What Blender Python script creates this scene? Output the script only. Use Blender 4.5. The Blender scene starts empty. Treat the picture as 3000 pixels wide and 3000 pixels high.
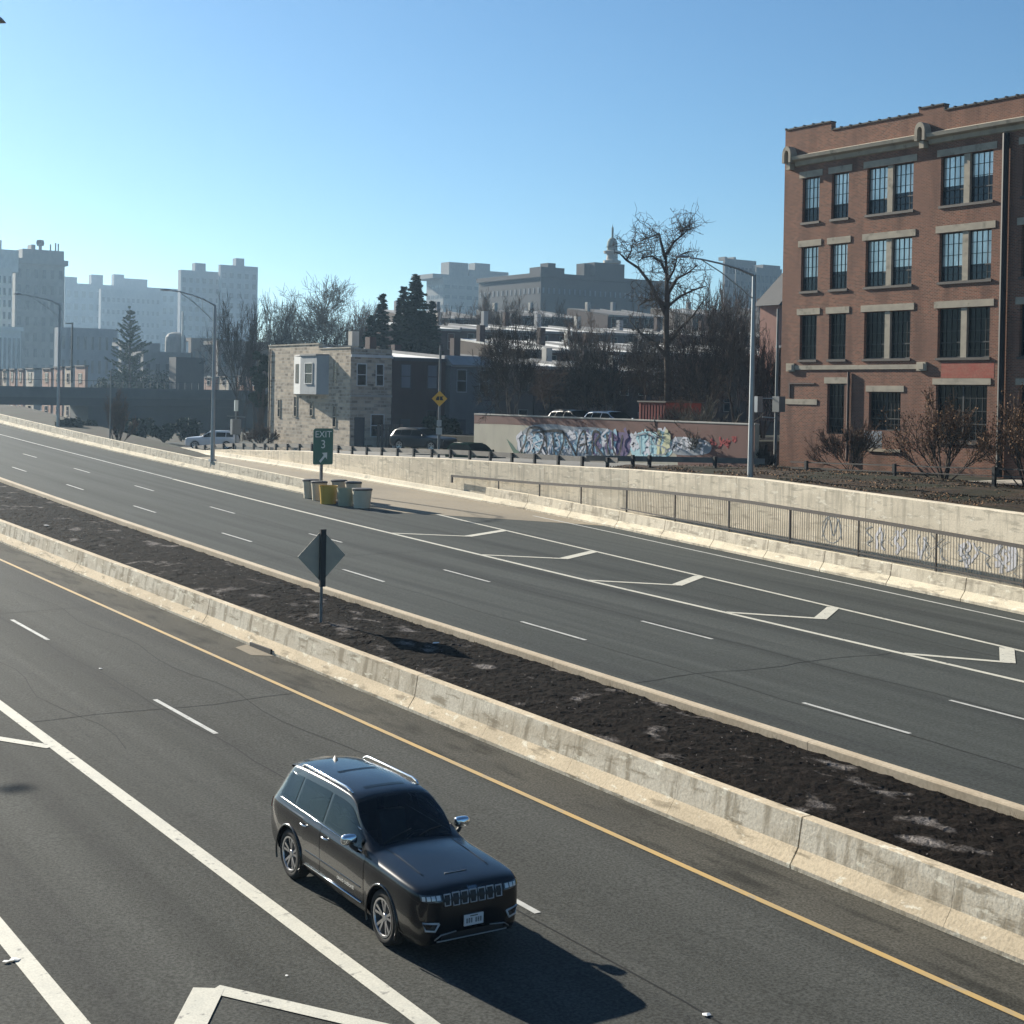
import bpy, bmesh, math, random
from mathutils import Vector, Matrix, noise
from mathutils.bvhtree import BVHTree
R = math.radians
random.seed(7)
SC = bpy.context.scene
COL = SC.collection

# ------------------------------------------------------------------ camera
FPX, YAW, PIT, ROL, EYE = 4400.0, .588, .0097, .018, 7.3      # survey of the photograph (3000 px frame)
PPX, PPY = 1500.0, 1203.0
EYEV = Vector((0, 0, EYE))
fw = Vector((math.sin(YAW)*math.cos(PIT), math.cos(YAW)*math.cos(PIT), -math.sin(PIT)))
r0 = Vector((math.cos(YAW), -math.sin(YAW), 0)); u0 = r0.cross(fw)
rt = r0*math.cos(ROL)+u0*math.sin(ROL); up = u0*math.cos(ROL)-r0*math.sin(ROL)
cam = bpy.data.cameras.new('camera'); camo = bpy.data.objects.new('camera', cam); COL.objects.link(camo)
camo.matrix_world = Matrix(((rt.x, up.x, -fw.x, 0), (rt.y, up.y, -fw.y, 0), (rt.z, up.z, -fw.z, EYE), (0, 0, 0, 1)))
cam.sensor_width = 36; cam.lens = 36*FPX/3000; cam.shift_y = -(1500-PPY)/3000
cam.clip_start = .1; cam.clip_end = 9000
SC.camera = camo

def ray(px, py): return fw + rt*((px-PPX)/FPX) - up*((py-PPY)/FPX)
def onx(px, py, x): d = ray(px, py); return EYEV + d*(x/d.x)
def ony(px, py, y): d = ray(px, py); return EYEV + d*(y/d.y)
def dep(px, py, d): return EYEV + ray(px, py)*d
def oncurve(px, py, xf):
    d = ray(px, py); lo, hi = 5., 300.
    for _ in range(50):
        m = (lo+hi)/2
        if d.x*m < xf(d.y*m): lo = m
        else: hi = m
    return EYEV + d*lo

# ------------------------------------------------------------------ world and light
SUN_EL, SUN_AZ = R(22.8), R(-9.0)        # azimuth from +Y towards +X
w = bpy.data.worlds.new('World'); SC.world = w; w.use_nodes = True
nt = w.node_tree; nt.nodes.clear()
sky = nt.nodes.new('ShaderNodeTexSky'); sky.sky_type = 'NISHITA'; sky.sun_disc = False
sky.sun_elevation = SUN_EL; sky.sun_rotation = SUN_AZ
sky.air_density = 1.0; sky.dust_density = .35; sky.ozone_density = 6.5; sky.altitude = 50
bg = nt.nodes.new('ShaderNodeBackground'); bg.inputs['Strength'].default_value = .05
wo = nt.nodes.new('ShaderNodeOutputWorld')
tn = nt.nodes.new('ShaderNodeMix'); tn.data_type = 'RGBA'; tn.blend_type = 'MULTIPLY'; tn.inputs[0].default_value = 1; tn.inputs[7].default_value = (.89, .99, .94, 1)   # clear winter blue
nt.links.new(sky.outputs[0], tn.inputs[6]); nt.links.new(tn.outputs[2], bg.inputs[0]); nt.links.new(bg.outputs[0], wo.inputs[0])
sl = bpy.data.lights.new('sun', 'SUN'); sl.energy = 5.0; sl.angle = R(.53); sl.color = (1, .93, .80)
so = bpy.data.objects.new('sun', sl); COL.objects.link(so)
SUND = Vector((math.sin(SUN_AZ)*math.cos(SUN_EL), math.cos(SUN_AZ)*math.cos(SUN_EL), math.sin(SUN_EL)))
so.rotation_euler = SUND.to_track_quat('Z', 'Y').to_euler(); so.location = (0, 0, 60)
SC.view_settings.view_transform = 'Standard'; SC.view_settings.look = 'None'
SC.view_settings.exposure = 1.27; SC.view_settings.gamma = 1
SC.cycles.max_bounces = 6; SC.cycles.volume_bounces = 0
SC.cycles.use_denoising = True

# ------------------------------------------------------------------ object helpers
def tag(o, label=None, cat=None, group=None, kind=None):
    if label: o['label'] = label
    if cat: o['category'] = cat
    if group: o['group'] = group
    if kind: o['kind'] = kind
    return o
def thing(name, label, cat, loc=(0, 0, 0), rz=0, group=None):
    o = bpy.data.objects.new(name, None); COL.objects.link(o); o.empty_display_size = .3
    o.location = loc; o.rotation_euler = (0, 0, rz)
    return tag(o, label, cat, group)
def kids(o): return [c for c in bpy.data.objects if c.parent == o]
def dup(root, loc, rz=0, label=None, group=None, scale=None):
    def rec(o, par):
        c = o.copy(); COL.objects.link(c); c.parent = par
        for ch in list(o.children): rec(ch, c)
        return c
    r = rec(root, None); r.location = loc; r.rotation_euler = (0, 0, rz)
    if scale: r.scale = scale if hasattr(scale, '__len__') else (scale,)*3
    if label: r['label'] = label
    if group: r['group'] = group
    return r

class MB:
    """collects faces, builds ONE mesh object"""
    def __init__(s): s.v = []; s.f = []
    def add(s, vs, fs):
        b = len(s.v); s.v += [tuple(p) for p in vs]; s.f += [tuple(i+b for i in f) for f in fs]; return s
    def box(s, x0, x1, y0, y1, z0, z1):
        return s.add([(x0,y0,z0),(x1,y0,z0),(x1,y1,z0),(x0,y1,z0),(x0,y0,z1),(x1,y0,z1),(x1,y1,z1),(x0,y1,z1)],
                     [(0,3,2,1),(4,5,6,7),(0,1,5,4),(1,2,6,5),(2,3,7,6),(3,0,4,7)])
    def quad(s, a, b, c, d): return s.add([a, b, c, d], [(0, 1, 2, 3)])
    def tube(s, pts, rad, n=6, cap=True):
        pts = [Vector(p) for p in pts]
        rs = rad if hasattr(rad, '__len__') else [rad]*len(pts)
        vs, fs = [], []
        for i, p in enumerate(pts):
            t = (pts[min(i+1, len(pts)-1)]-pts[max(i-1, 0)]).normalized()
            a = t.cross(Vector((0, 0, 1)))
            if a.length < 1e-3: a = Vector((1, 0, 0))
            a.normalize(); b = t.cross(a)
            for k in range(n):
                q = 2*math.pi*k/n
                vs.append(p + (a*math.cos(q)+b*math.sin(q))*rs[i])
        for i in range(len(pts)-1):
            for k in range(n):
                fs.append((i*n+k, i*n+(k+1) % n, (i+1)*n+(k+1) % n, (i+1)*n+k))
        if cap: fs += [tuple(range(n-1, -1, -1)), tuple((len(pts)-1)*n+k for k in range(n))]
        return s.add(vs, fs)
    def lathe(s, prof, c=(0, 0, 0), n=24, axis='z', cap=True):
        vs, fs = [], []
        for r, h in prof:
            for k in range(n):
                q = 2*math.pi*k/n; a, b = r*math.cos(q), r*math.sin(q)
                p = (a, b, h) if axis == 'z' else ((a, h, b) if axis == 'y' else (h, a, b))
                vs.append((p[0]+c[0], p[1]+c[1], p[2]+c[2]))
        for i in range(len(prof)-1):
            for k in range(n): fs.append((i*n+k, i*n+(k+1) % n, (i+1)*n+(k+1) % n, (i+1)*n+k))
        if cap:
            if prof[0][0] > 1e-4: fs.append(tuple(range(n-1, -1, -1)))
            if prof[-1][0] > 1e-4: fs.append(tuple((len(prof)-1)*n+k for k in range(n)))
        return s.add(vs, fs)
    def sweep(s, path, prof):
        """closed profile [(u,w)]: u to the right (+X for a path along +Y), w up; path of 3D points"""
        n = len(prof); vs, fs = [], []
        for i, p in enumerate(path):
            a = Vector(path[max(i-1, 0)]); b = Vector(path[min(i+1, len(path)-1)])
            t = (b-a); t.z = 0; t.normalize(); rr = Vector((t.y, -t.x, 0))
            for u, wz in prof: vs.append((p[0]+rr.x*u, p[1]+rr.y*u, p[2]+wz))
        for i in range(len(path)-1):
            for k in range(n): fs.append((i*n+k, (i+1)*n+k, (i+1)*n+(k+1) % n, i*n+(k+1) % n))
        fs += [tuple(range(n)), tuple((len(path)-1)*n+k for k in range(n-1, -1, -1))]
        return s.add(vs, fs)
    def prism(s, poly, t, fn):
        """poly [(a,b)], extruded by thickness t; fn(a,b,c)->xyz"""
        n = len(poly)
        vs = [fn(a, b, 0) for a, b in poly]+[fn(a, b, t) for a, b in poly]
        fs = [tuple(range(n)), tuple(range(2*n-1, n-1, -1))]+[(k, k+n, (k+1) % n+n, (k+1) % n) for k in range(n)]
        return s.add(vs, fs)
    def build(s, name, mat, parent=None, smooth=False, world=True, fix=True):
        me = bpy.data.meshes.new(name)
        off = Vector((0, 0, 0))
        if parent and world:
            p = parent
            while p: off = off+p.location; p = p.parent
        me.from_pydata([(v[0]-off.x, v[1]-off.y, v[2]-off.z) for v in s.v], [], s.f)
        if fix:
            bm = bmesh.new(); bm.from_mesh(me); bmesh.ops.recalc_face_normals(bm, faces=bm.faces); bm.to_mesh(me); bm.free()
        if smooth:
            for p in me.polygons: p.use_smooth = True
        me.materials.append(mat); me.update()
        o = bpy.data.objects.new(name, me); COL.objects.link(o)
        if parent: o.parent = parent
        return o
def text_mesh(txt, size, depth=.004):
    c = bpy.data.curves.new('lettering', 'FONT'); c.body = txt; c.size = size; c.extrude = depth; c.align_x = 'CENTER'; c.align_y = 'CENTER'
    o = bpy.data.objects.new('lettering', c); COL.objects.link(o)
    bpy.context.view_layer.update()
    me = bpy.data.meshes.new_from_object(o.evaluated_get(bpy.context.evaluated_depsgraph_get()))
    vs = [tuple(v.co) for v in me.vertices]; fs = [tuple(p.vertices) for p in me.polygons]
    bpy.data.objects.remove(o); bpy.data.curves.remove(c); bpy.data.meshes.remove(me)
    return vs, fs

# ------------------------------------------------------------------ materials
def mat(name, col, col2=None, scale=(1, 1, 1), rough=.8, metal=0, detail=4, lo=.35, hi=.65, bump=0, bscale=40, col3=None, scale3=(.2, .2, .2), lo3=.55, hi3=.75,
        fine=0, fscale=60, coat=0, spec=.5, obj=False, jitter=0, emit=None):
    m = bpy.data.materials.new(name); m.use_nodes = True; n = m.node_tree; N = n.nodes; Lk = n.links
    p = N['Principled BSDF']; p.inputs['Roughness'].default_value = rough; p.inputs['Metallic'].default_value = metal
    p.inputs['Specular IOR Level'].default_value = spec
    if coat: p.inputs['Coat Weight'].default_value = coat; p.inputs['Coat Roughness'].default_value = .03
    if obj: src = N.new('ShaderNodeTexCoord').outputs['Object']
    else: src = N.new('ShaderNodeNewGeometry').outputs['Position']
    def nz(sc, d=4, ofs=0):
        mp = N.new('ShaderNodeMapping'); mp.inputs['Scale'].default_value = sc; mp.inputs['Location'].default_value = (ofs, ofs*.7, ofs*.3)
        Lk.new(src, mp.inputs[0]); t = N.new('ShaderNodeTexNoise'); t.inputs['Scale'].default_value = 1; t.inputs['Detail'].default_value = d
        Lk.new(mp.outputs[0], t.inputs['Vector']); return t.outputs['Fac']
    def ramp(f, lo, hi):
        r = N.new('ShaderNodeMapRange'); r.inputs[1].default_value = lo; r.inputs[2].default_value = hi; Lk.new(f, r.inputs[0]); return r.outputs[0]
    def mix(f, a, b):
        x = N.new('ShaderNodeMix'); x.data_type = 'RGBA'; Lk.new(f, x.inputs[0])
        for s_, i in ((a, 6), (b, 7)):
            if isinstance(s_, tuple): x.inputs[i].default_value = (*s_, 1)
            else: Lk.new(s_, x.inputs[i])
        return x.outputs[2]
    c = col
    if col2: c = mix(ramp(nz(scale, detail), lo, hi), col, col2)
    if col3: c = mix(ramp(nz(scale3, 5, 3.3), lo3, hi3), c, col3)
    if fine:
        f = ramp(nz((fscale,)*3, 2, 7), .3, .7)
        x = N.new('ShaderNodeMath'); x.operation = 'MULTIPLY_ADD'; x.inputs[1].default_value = 2*fine; x.inputs[2].default_value = 1-fine; Lk.new(f, x.inputs[0])
        y = N.new('ShaderNodeMix'); y.data_type = 'RGBA'; y.blend_type = 'MULTIPLY'; y.inputs[0].default_value = 1
        if isinstance(c, tuple): y.inputs[6].default_value = (*c, 1)
        else: Lk.new(c, y.inputs[6])
        cc = N.new('ShaderNodeCombineColor')
        for k in range(3): Lk.new(x.outputs[0], cc.inputs[k])
        Lk.new(cc.outputs[0], y.inputs[7]); c = y.outputs[2]
    if jitter:
        oi = N.new('ShaderNodeObjectInfo'); h = N.new('ShaderNodeHueSaturation')
        r = N.new('ShaderNodeMapRange'); r.inputs[3].default_value = 1-jitter; r.inputs[4].default_value = 1+jitter
        Lk.new(oi.outputs['Random'], r.inputs[0]); Lk.new(r.outputs[0], h.inputs['Value'])
        if isinstance(c, tuple): h.inputs['Color'].default_value = (*c, 1)
        else: Lk.new(c, h.inputs['Color'])
        c = h.outputs[0]
    if isinstance(c, tuple): p.inputs['Base Color'].default_value = (*c, 1)
    else: Lk.new(c, p.inputs['Base Color'])
    if bump:
        b = N.new('ShaderNodeBump'); b.inputs['Strength'].default_value = bump; b.inputs['Distance'].default_value = .02
        Lk.new(nz((bscale,)*3, 4, 1), b.inputs['Height']); Lk.new(b.outputs[0], p.inputs['Normal'])
    return m
def barrier_mat(name, tan, grey, dark, pale):
    m = bpy.data.materials.new(name); m.use_nodes = True; n = m.node_tree; N = n.nodes; Lk = n.links; p = N['Principled BSDF']
    p.inputs['Roughness'].default_value = .93; p.inputs['Specular IOR Level'].default_value = .15
    g = N.new('ShaderNodeNewGeometry'); s = N.new('ShaderNodeSeparateXYZ'); Lk.new(g.outputs['True Normal'], s.inputs[0])
    def rng(o, a, b, c=0, d=1):
        r = N.new('ShaderNodeMapRange'); r.interpolation_type = 'SMOOTHSTEP'; r.inputs[1].default_value = a; r.inputs[2].default_value = b; r.inputs[3].default_value = c; r.inputs[4].default_value = d; Lk.new(o, r.inputs[0]); return r.outputs[0]
    def nz(sc, d=5, o=0, rough=.6):
        mp = N.new('ShaderNodeMapping'); mp.inputs['Scale'].default_value = sc; mp.inputs['Location'].default_value = (o, o, o); Lk.new(g.outputs['Position'], mp.inputs[0])
        t = N.new('ShaderNodeTexNoise'); t.inputs['Scale'].default_value = 1; t.inputs['Detail'].default_value = d; t.inputs['Roughness'].default_value = rough; Lk.new(mp.outputs[0], t.inputs['Vector']); return t.outputs['Fac']
    def mix(f, a, b, fac=None):
        x = N.new('ShaderNodeMix'); x.data_type = 'RGBA'; Lk.new(f, x.inputs[0])
        for q, i in ((a, 6), (b, 7)):
            if isinstance(q, tuple): x.inputs[i].default_value = (*q, 1)
            else: Lk.new(q, x.inputs[i])
        return x.outputs[2]
    def mul(a, b):
        x = N.new('ShaderNodeMath'); x.operation = 'MULTIPLY'
        for q, i in ((a, 0), (b, 1)):
            if isinstance(q, float): x.inputs[i].default_value = q
            else: Lk.new(q, x.inputs[i])
        return x.outputs[0]
    inv = rng(s.outputs[2], .25, .5, 1, 0)                 # 1 on the steep face, 0 on the splash slope and the top
    c = mix(rng(s.outputs[2], .2, .5), grey, tan)
    c = mix(mul(rng(nz((.9, .35, 1.2), 4, 2), .42, .62), .55), c, tuple(x*.74 for x in tan))
    c = mix(mul(rng(nz((4, 3.2, .35), 6, 5), .47, .66), mul(inv, .75)), c, dark)       # run-off streaks
    c = mix(mul(rng(nz((3, .9, 5), 6, 9), .54, .66), .8), c, dark)
    c = mix(mul(rng(nz((5, 2.2, 6), 6, 14), .58, .66), .85), c, pale)
    c = mix(mul(rng(nz((22, 22, 22), 3, 4), .45, .62), .28), c, dark)
    Lk.new(c, p.inputs['Base Color'])
    b = N.new('ShaderNodeBump'); b.inputs['Strength'].default_value = .5; b.inputs['Distance'].default_value = .015; Lk.new(nz((14, 14, 14), 6, 1), b.inputs['Height']); Lk.new(b.outputs[0], p.inputs['Normal'])
    return m
def brick_mat(name, c1, c2, mortar, bw=.2, bh=.0675, ms=.012, big=None, offset=.5, swap=False, big_lo=.5, big_hi=.7, cscale=(.35, .35, .35), soot=None):
    m = bpy.data.materials.new(name); m.use_nodes = True; n = m.node_tree; N = n.nodes; Lk = n.links; p = N['Principled BSDF']
    p.inputs['Roughness'].default_value = .9; p.inputs['Specular IOR Level'].default_value = .2
    g = N.new('ShaderNodeNewGeometry'); s = N.new('ShaderNodeSeparateXYZ'); Lk.new(g.outputs['Position'], s.inputs[0])
    a = N.new('ShaderNodeMath'); a.operation = 'ADD'; Lk.new(s.outputs[0], a.inputs[0]); Lk.new(s.outputs[1], a.inputs[1])
    cb = N.new('ShaderNodeCombineXYZ'); Lk.new(a.outputs[0], cb.inputs[0]); Lk.new(s.outputs[2], cb.inputs[1])
    b = N.new('ShaderNodeTexBrick'); b.inputs['Scale'].default_value = 1; b.inputs['Brick Width'].default_value = bw; b.inputs['Row Height'].default_value = bh
    b.inputs['Mortar Size'].default_value = ms; b.inputs['Mortar Smooth'].default_value = .2; b.inputs['Bias'].default_value = 0
    b.offset = offset; b.squash = 1
    for k, cc in (('Color1', c1), ('Color2', c2), ('Mortar', mortar)): b.inputs[k].default_value = (*cc, 1)
    Lk.new(cb.outputs[0], b.inputs['Vector']); c = b.outputs['Color']
    mp = N.new('ShaderNodeMapping'); mp.inputs['Scale'].default_value = cscale; Lk.new(g.outputs['Position'], mp.inputs[0])
    t = N.new('ShaderNodeTexNoise'); t.inputs['Scale'].default_value = 1; t.inputs['Detail'].default_value = 6; Lk.new(mp.outputs[0], t.inputs['Vector'])
    if big:
        r = N.new('ShaderNodeMapRange'); r.inputs[1].default_value = big_lo; r.inputs[2].default_value = big_hi; r.inputs[4].default_value = .75; Lk.new(t.outputs['Fac'], r.inputs[0])
        x = N.new('ShaderNodeMix'); x.data_type = 'RGBA'; Lk.new(r.outputs[0], x.inputs[0]); Lk.new(c, x.inputs[6]); x.inputs[7].default_value = (*big, 1); c = x.outputs[2]
    if soot:
        m2 = N.new('ShaderNodeMapping'); m2.inputs['Scale'].default_value = (.9, .9, .16); m2.inputs['Location'].default_value = (5, 3, 1); Lk.new(g.outputs['Position'], m2.inputs[0])
        t2 = N.new('ShaderNodeTexNoise'); t2.inputs['Scale'].default_value = 1; t2.inputs['Detail'].default_value = 7; Lk.new(m2.outputs[0], t2.inputs['Vector'])
        r2 = N.new('ShaderNodeMapRange'); r2.inputs[1].default_value = .5; r2.inputs[2].default_value = .72; r2.inputs[4].default_value = .7; Lk.new(t2.outputs['Fac'], r2.inputs[0])
        x2 = N.new('ShaderNodeMix'); x2.data_type = 'RGBA'; Lk.new(r2.outputs[0], x2.inputs[0]); Lk.new(c, x2.inputs[6]); x2.inputs[7].default_value = (*soot, 1); c = x2.outputs[2]
    Lk.new(c, p.inputs['Base Color'])
    bp = N.new('ShaderNodeBump'); bp.inputs['Strength'].default_value = .4; bp.inputs['Distance'].default_value = .01; bp.invert = True
    Lk.new(b.outputs['Fac'], bp.inputs['Height']); Lk.new(bp.outputs[0], p.inputs['Normal'])
    return m
M = {}
M['asphalt'] = mat('asphalt', (.047, .0485, .044), (.072, .0735, .067), (1.1, .015, 1), .85, lo=.3, hi=.7, col3=(.036, .037, .036), scale3=(.9, .02, 1), lo3=.5, hi3=.75, fine=.38, fscale=22, bump=.35, bscale=45, spec=.06)
M['asphalt_far'] = mat('far road asphalt', (.047, .052, .049), (.067, .073, .069), (1.2, .012, 1), .85, lo=.3, hi=.7, col3=(.032, .035, .035), scale3=(.9, .018, 1), lo3=.52, hi3=.75, fine=.25, fscale=16, bump=.3, bscale=40, spec=.06)
M['shoulder'] = mat('gritty shoulder asphalt', (.060, .058, .050), (.085, .08, .066), (.9, .3, 1), .9, lo=.3, hi=.7, col3=(.036, .035, .030), scale3=(2.5, .5, 1), lo3=.5, hi3=.68, fine=.4, fscale=26, bump=.3, bscale=50, spec=.06)
M['street'] = mat('old street asphalt', (.09, .09, .085), (.13, .125, .115), (.5, .3, 1), .9, fine=.2, fscale=20)
M['paint_white'] = mat('worn white road paint', (.52, .50, .42), (.43, .42, .36), (3, 3, 3), .7, lo=.45, hi=.8, col3=(.16, .155, .14), scale3=(7, 7, 7), lo3=.62, hi3=.72, fine=.12, fscale=35)
M['paint_thin'] = mat('thin white road paint', (.47, .47, .44), (.33, .33, .31), (2.5, 2.5, 2.5), .7, lo=.4, hi=.75, col3=(.12, .12, .12), scale3=(8, 8, 8), lo3=.6, hi3=.72)
M['paint_yellow'] = mat('worn yellow road paint', (.46, .30, .10), (.38, .27, .12), (2, 1, 2), .75, lo=.4, hi=.7, col3=(.30, .25, .17), scale3=(6, 3, 6), lo3=.55, hi3=.7)
M['concrete_med'] = mat('stained tan concrete', (.52, .42, .28), (.62, .57, .47), (1.3, 1.1, 1.6), .92, lo=.38, hi=.62, detail=6, col3=(.20, .17, .12), scale3=(2.2, 1.6, 2.6), lo3=.54, hi3=.68, fine=.14, fscale=9, bump=.3, bscale=25, spec=.2)
M['concrete_med'] = barrier_mat('stained tan concrete barrier', (.58, .48, .34), (.62, .565, .46), (.24, .20, .14), (.74, .69, .56))
M['concrete_wall'] = barrier_mat('streaked retaining wall', (.66, .58, .45), (.68, .60, .47), (.36, .32, .25), (.74, .68, .56))
M['concrete_bar'] = barrier_mat('weathered cream barrier', (.68, .60, .45), (.64, .57, .45), (.30, .26, .20), (.76, .71, .58))
M['concrete_top'] = mat('tan concrete kerb', (.42, .34, .24), (.50, .42, .31), (.8, .8, .8), .92, fine=.12, fscale=14, spec=.2)
M['concrete'] = mat('weathered cream concrete', (.62, .56, .44), (.53, .48, .38), (.5, .5, .16), .92, lo=.35, hi=.65, detail=6, col3=(.30, .28, .23), scale3=(1.8, 1.8, .55), lo3=.58, hi3=.72, fine=.10, fscale=9, bump=.2, bscale=20, spec=.2)
M['concrete_ramp'] = mat('tan ramp pavement concrete', (.25, .21, .15), (.20, .17, .125), (.3, .15, 1), .9, fine=.1, fscale=10, spec=.2)
M['mulch'] = mat('dark mulch', (.006, .005, .0042), (.015, .0115, .0095), (5, 5, 5), .95, lo=.35, hi=.65, col3=(.15, .135, .125), scale3=(1.3, .8, .5), lo3=.59, hi3=.70, fine=.75, fscale=26, bump=.5, bscale=40, spec=.03)
M['tar'] = mat('tar seam', (.026, .027, .027), (.034, .035, .035), (2, .2, 1), .8, spec=.06)
M['dry_grass'] = mat('dry grass', (.20, .16, .08), (.12, .11, .05), (3, 3, 3), .95, spec=.05)
M['soil'] = mat('winter ground', (.020, .019, .013), (.036, .029, .020), (.5, .5, .5), .95, col3=(.03, .035, .022), scale3=(.25, .25, .25), lo3=.45, hi3=.65, fine=.3, fscale=10, spec=.1)
M['verge'] = mat('leaf covered bank', (.020, .015, .011), (.052, .034, .022), (1.5, 1.5, 1.5), .95, col3=(.016, .019, .010), scale3=(.35, .35, .35), lo3=.45, hi3=.65, fine=.5, fscale=12, bump=.8, bscale=14, spec=.1)
M['sidewalk'] = mat('sidewalk concrete', (.36, .33, .28), (.30, .28, .24), (.6, .6, .6), .9, fine=.1)
M['brick'] = brick_mat('red brown brick', (.28, .108, .066), (.12, .052, .037), (.28, .20, .145), big=(.20, .112, .082), big_lo=.42, big_hi=.66, ms=.014, bw=.22, bh=.075, soot=(.10, .058, .045))
M['brick_red'] = mat('red painted brick', (.30, .062, .042), (.30, .10, .065), (1.5, 1.5, 7), .85, lo=.35, hi=.6, fine=.15, fscale=9)
M['limestone'] = mat('weathered limestone trim', (.42, .37, .29), (.34, .30, .24), (1.5, 1.5, 3), .9, col3=(.22, .20, .16), scale3=(2, 2, 2), lo3=.58, hi3=.72, spec=.2)
M['steel_dark'] = mat('dark window steel', (.018, .020, .020), rough=.5)
M['glass_sky'] = mat('window glass', (.022, .028, .032), rough=.06, spec=.5)
M['glass_blind'] = mat('window glass over a blind', (.80, .82, .76), (.50, .53, .50), (.9, .9, .35), .2, metal=.42, lo=.4, hi=.6, spec=.8)
M['glass_dark'] = mat('dark window glass', (.008, .011, .013), rough=.12, spec=.22)
M['picket'] = mat('weathered pickets', (.20, .18, .145), (.26, .23, .19), (4, 4, 4), .7)
M['iron'] = mat('brown painted iron', (.045, .036, .03), (.06, .045, .035), (4, 4, 4), .6)
M['pipe'] = mat('rusty downpipe', (.06, .03, .024), rough=.7)
M['galv'] = mat('galvanised steel', (.36, .37, .37), (.28, .29, .30), (3, 3, 1), .45, metal=.7)
M['galv_dull'] = mat('dull grey steel', (.16, .17, .175), (.12, .13, .13), (2, 2, 1), .55, metal=.3)
M['guard'] = mat('weathered guardrail', (.12, .11, .10), (.17, .155, .135), (3, 1, 2), .6, metal=.3)
M['wood_dark'] = mat('creosoted pole wood', (.05, .042, .035), (.075, .06, .05), (6, 6, .5), .9)
M['sign_green'] = mat('green sign sheeting', (.004, .115, .075), (.006, .10, .07), (3, 3, 3), .45)
M['sign_white'] = mat('white sign legend', (.62, .68, .66), rough=.5)
M['sign_back'] = mat('bare aluminium sign back', (.40, .34, .25), (.32, .28, .22), (2, 2, 3), .6, metal=0, obj=True)
M['sign_yellow'] = mat('yellow sign sheeting', (.60, .33, .012), rough=.5)
M['black'] = mat('matt black', (.008, .008, .009), rough=.7)
M['bark'] = mat('winter bark', (.045, .036, .03), (.075, .062, .052), (4, 4, 1.2), .95, obj=True, spec=.1)
M['bark_grey'] = mat('grey bark', (.10, .088, .075), (.14, .125, .105), (4, 4, 1.2), .95, obj=True, spec=.1)
M['twig'] = mat('dark twigs', (.032, .026, .022), (.055, .045, .038), (2, 2, 2), .95, obj=True, spec=.1)
M['twig_brown'] = mat('reddish brown twigs', (.085, .055, .040), (.12, .08, .055), (2, 2, 2), .95, obj=True, spec=.1)
M['twig_pale'] = mat('pale twigs', (.10, .088, .07), (.14, .125, .10), (2, 2, 2), .95, obj=True, spec=.1)
M['deadleaf'] = mat('dry brown leaves', (.13, .075, .04), (.20, .12, .07), (3, 3, 3), .9, obj=True, spec=.1)
M['needle'] = mat('dark needles', (.010, .022, .014), (.022, .040, .024), (1.2, 1.2, 1.2), .85, obj=True, spec=.2)
M['needle_mid'] = mat('olive needles', (.028, .045, .022), (.055, .075, .035), (1.2, 1.2, 1.2), .85, obj=True, spec=.2)
M['stone'] = brick_mat('rough house stone', (.52, .43, .32), (.14, .115, .09), (.38, .34, .28), bw=.60, bh=.27, ms=.035, big=(.50, .43, .34), offset=.37, big_lo=.42, big_hi=.70, cscale=(1.6, 1.6, 3.2))
M['stone_rear'] = M['stone']
def simple(name, c, rough=.85, j=.0, **k):
    M[name] = mat(name.replace('_', ' '), c, tuple(x*.82 for x in c), (1.2, 1.2, .6), rough, lo=.35, hi=.7, **k); return M[name]
simple('white_trim', (.62, .62, .60)); simple('grey_siding', (.12, .125, .13)); simple('grey_bay', (.33, .35, .36))
simple('dark_brick', (.055, .034, .032)); simple('brown_house', (.12, .092, .074)); simple('dim_trim', (.26, .25, .225)); simple('grey_dim', (.12, .115, .11)); simple('rose_brick', (.34, .19, .14)); simple('cream_stucco', (.45, .41, .34))
simple('roof_white', (.78, .77, .72), .75); simple('roof_dark', (.05, .05, .052)); simple('roof_grey', (.25, .25, .25))
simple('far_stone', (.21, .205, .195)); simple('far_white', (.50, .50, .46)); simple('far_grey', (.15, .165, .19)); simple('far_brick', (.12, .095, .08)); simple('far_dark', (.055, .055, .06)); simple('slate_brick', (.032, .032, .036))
simple('far_window', (.06, .065, .07), .3); simple('far_glint', (.55, .56, .55), .4); simple('dome_copper', (.13, .17, .14)); simple('dome_stone', (.30, .27, .23))
simple('bridge_steel', (.018, .026, .030), .7); simple('bridge_side', (.055, .066, .066), .8); simple('shed_red', (.24, .045, .03)); simple('bin_white', (.56, .49, .36)); simple('bin_yellow', (.55, .33, .02), .35); simple('bin_olive', (.30, .31, .21), .6); simple('lid_dark', (.035, .03, .03), .6)
simple('paper', (.75, .75, .73)); simple('rust_wall', (.30, .14, .10))
M['fascia_tan'] = simple('fascia_tan', (.40, .38, .34))
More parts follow.
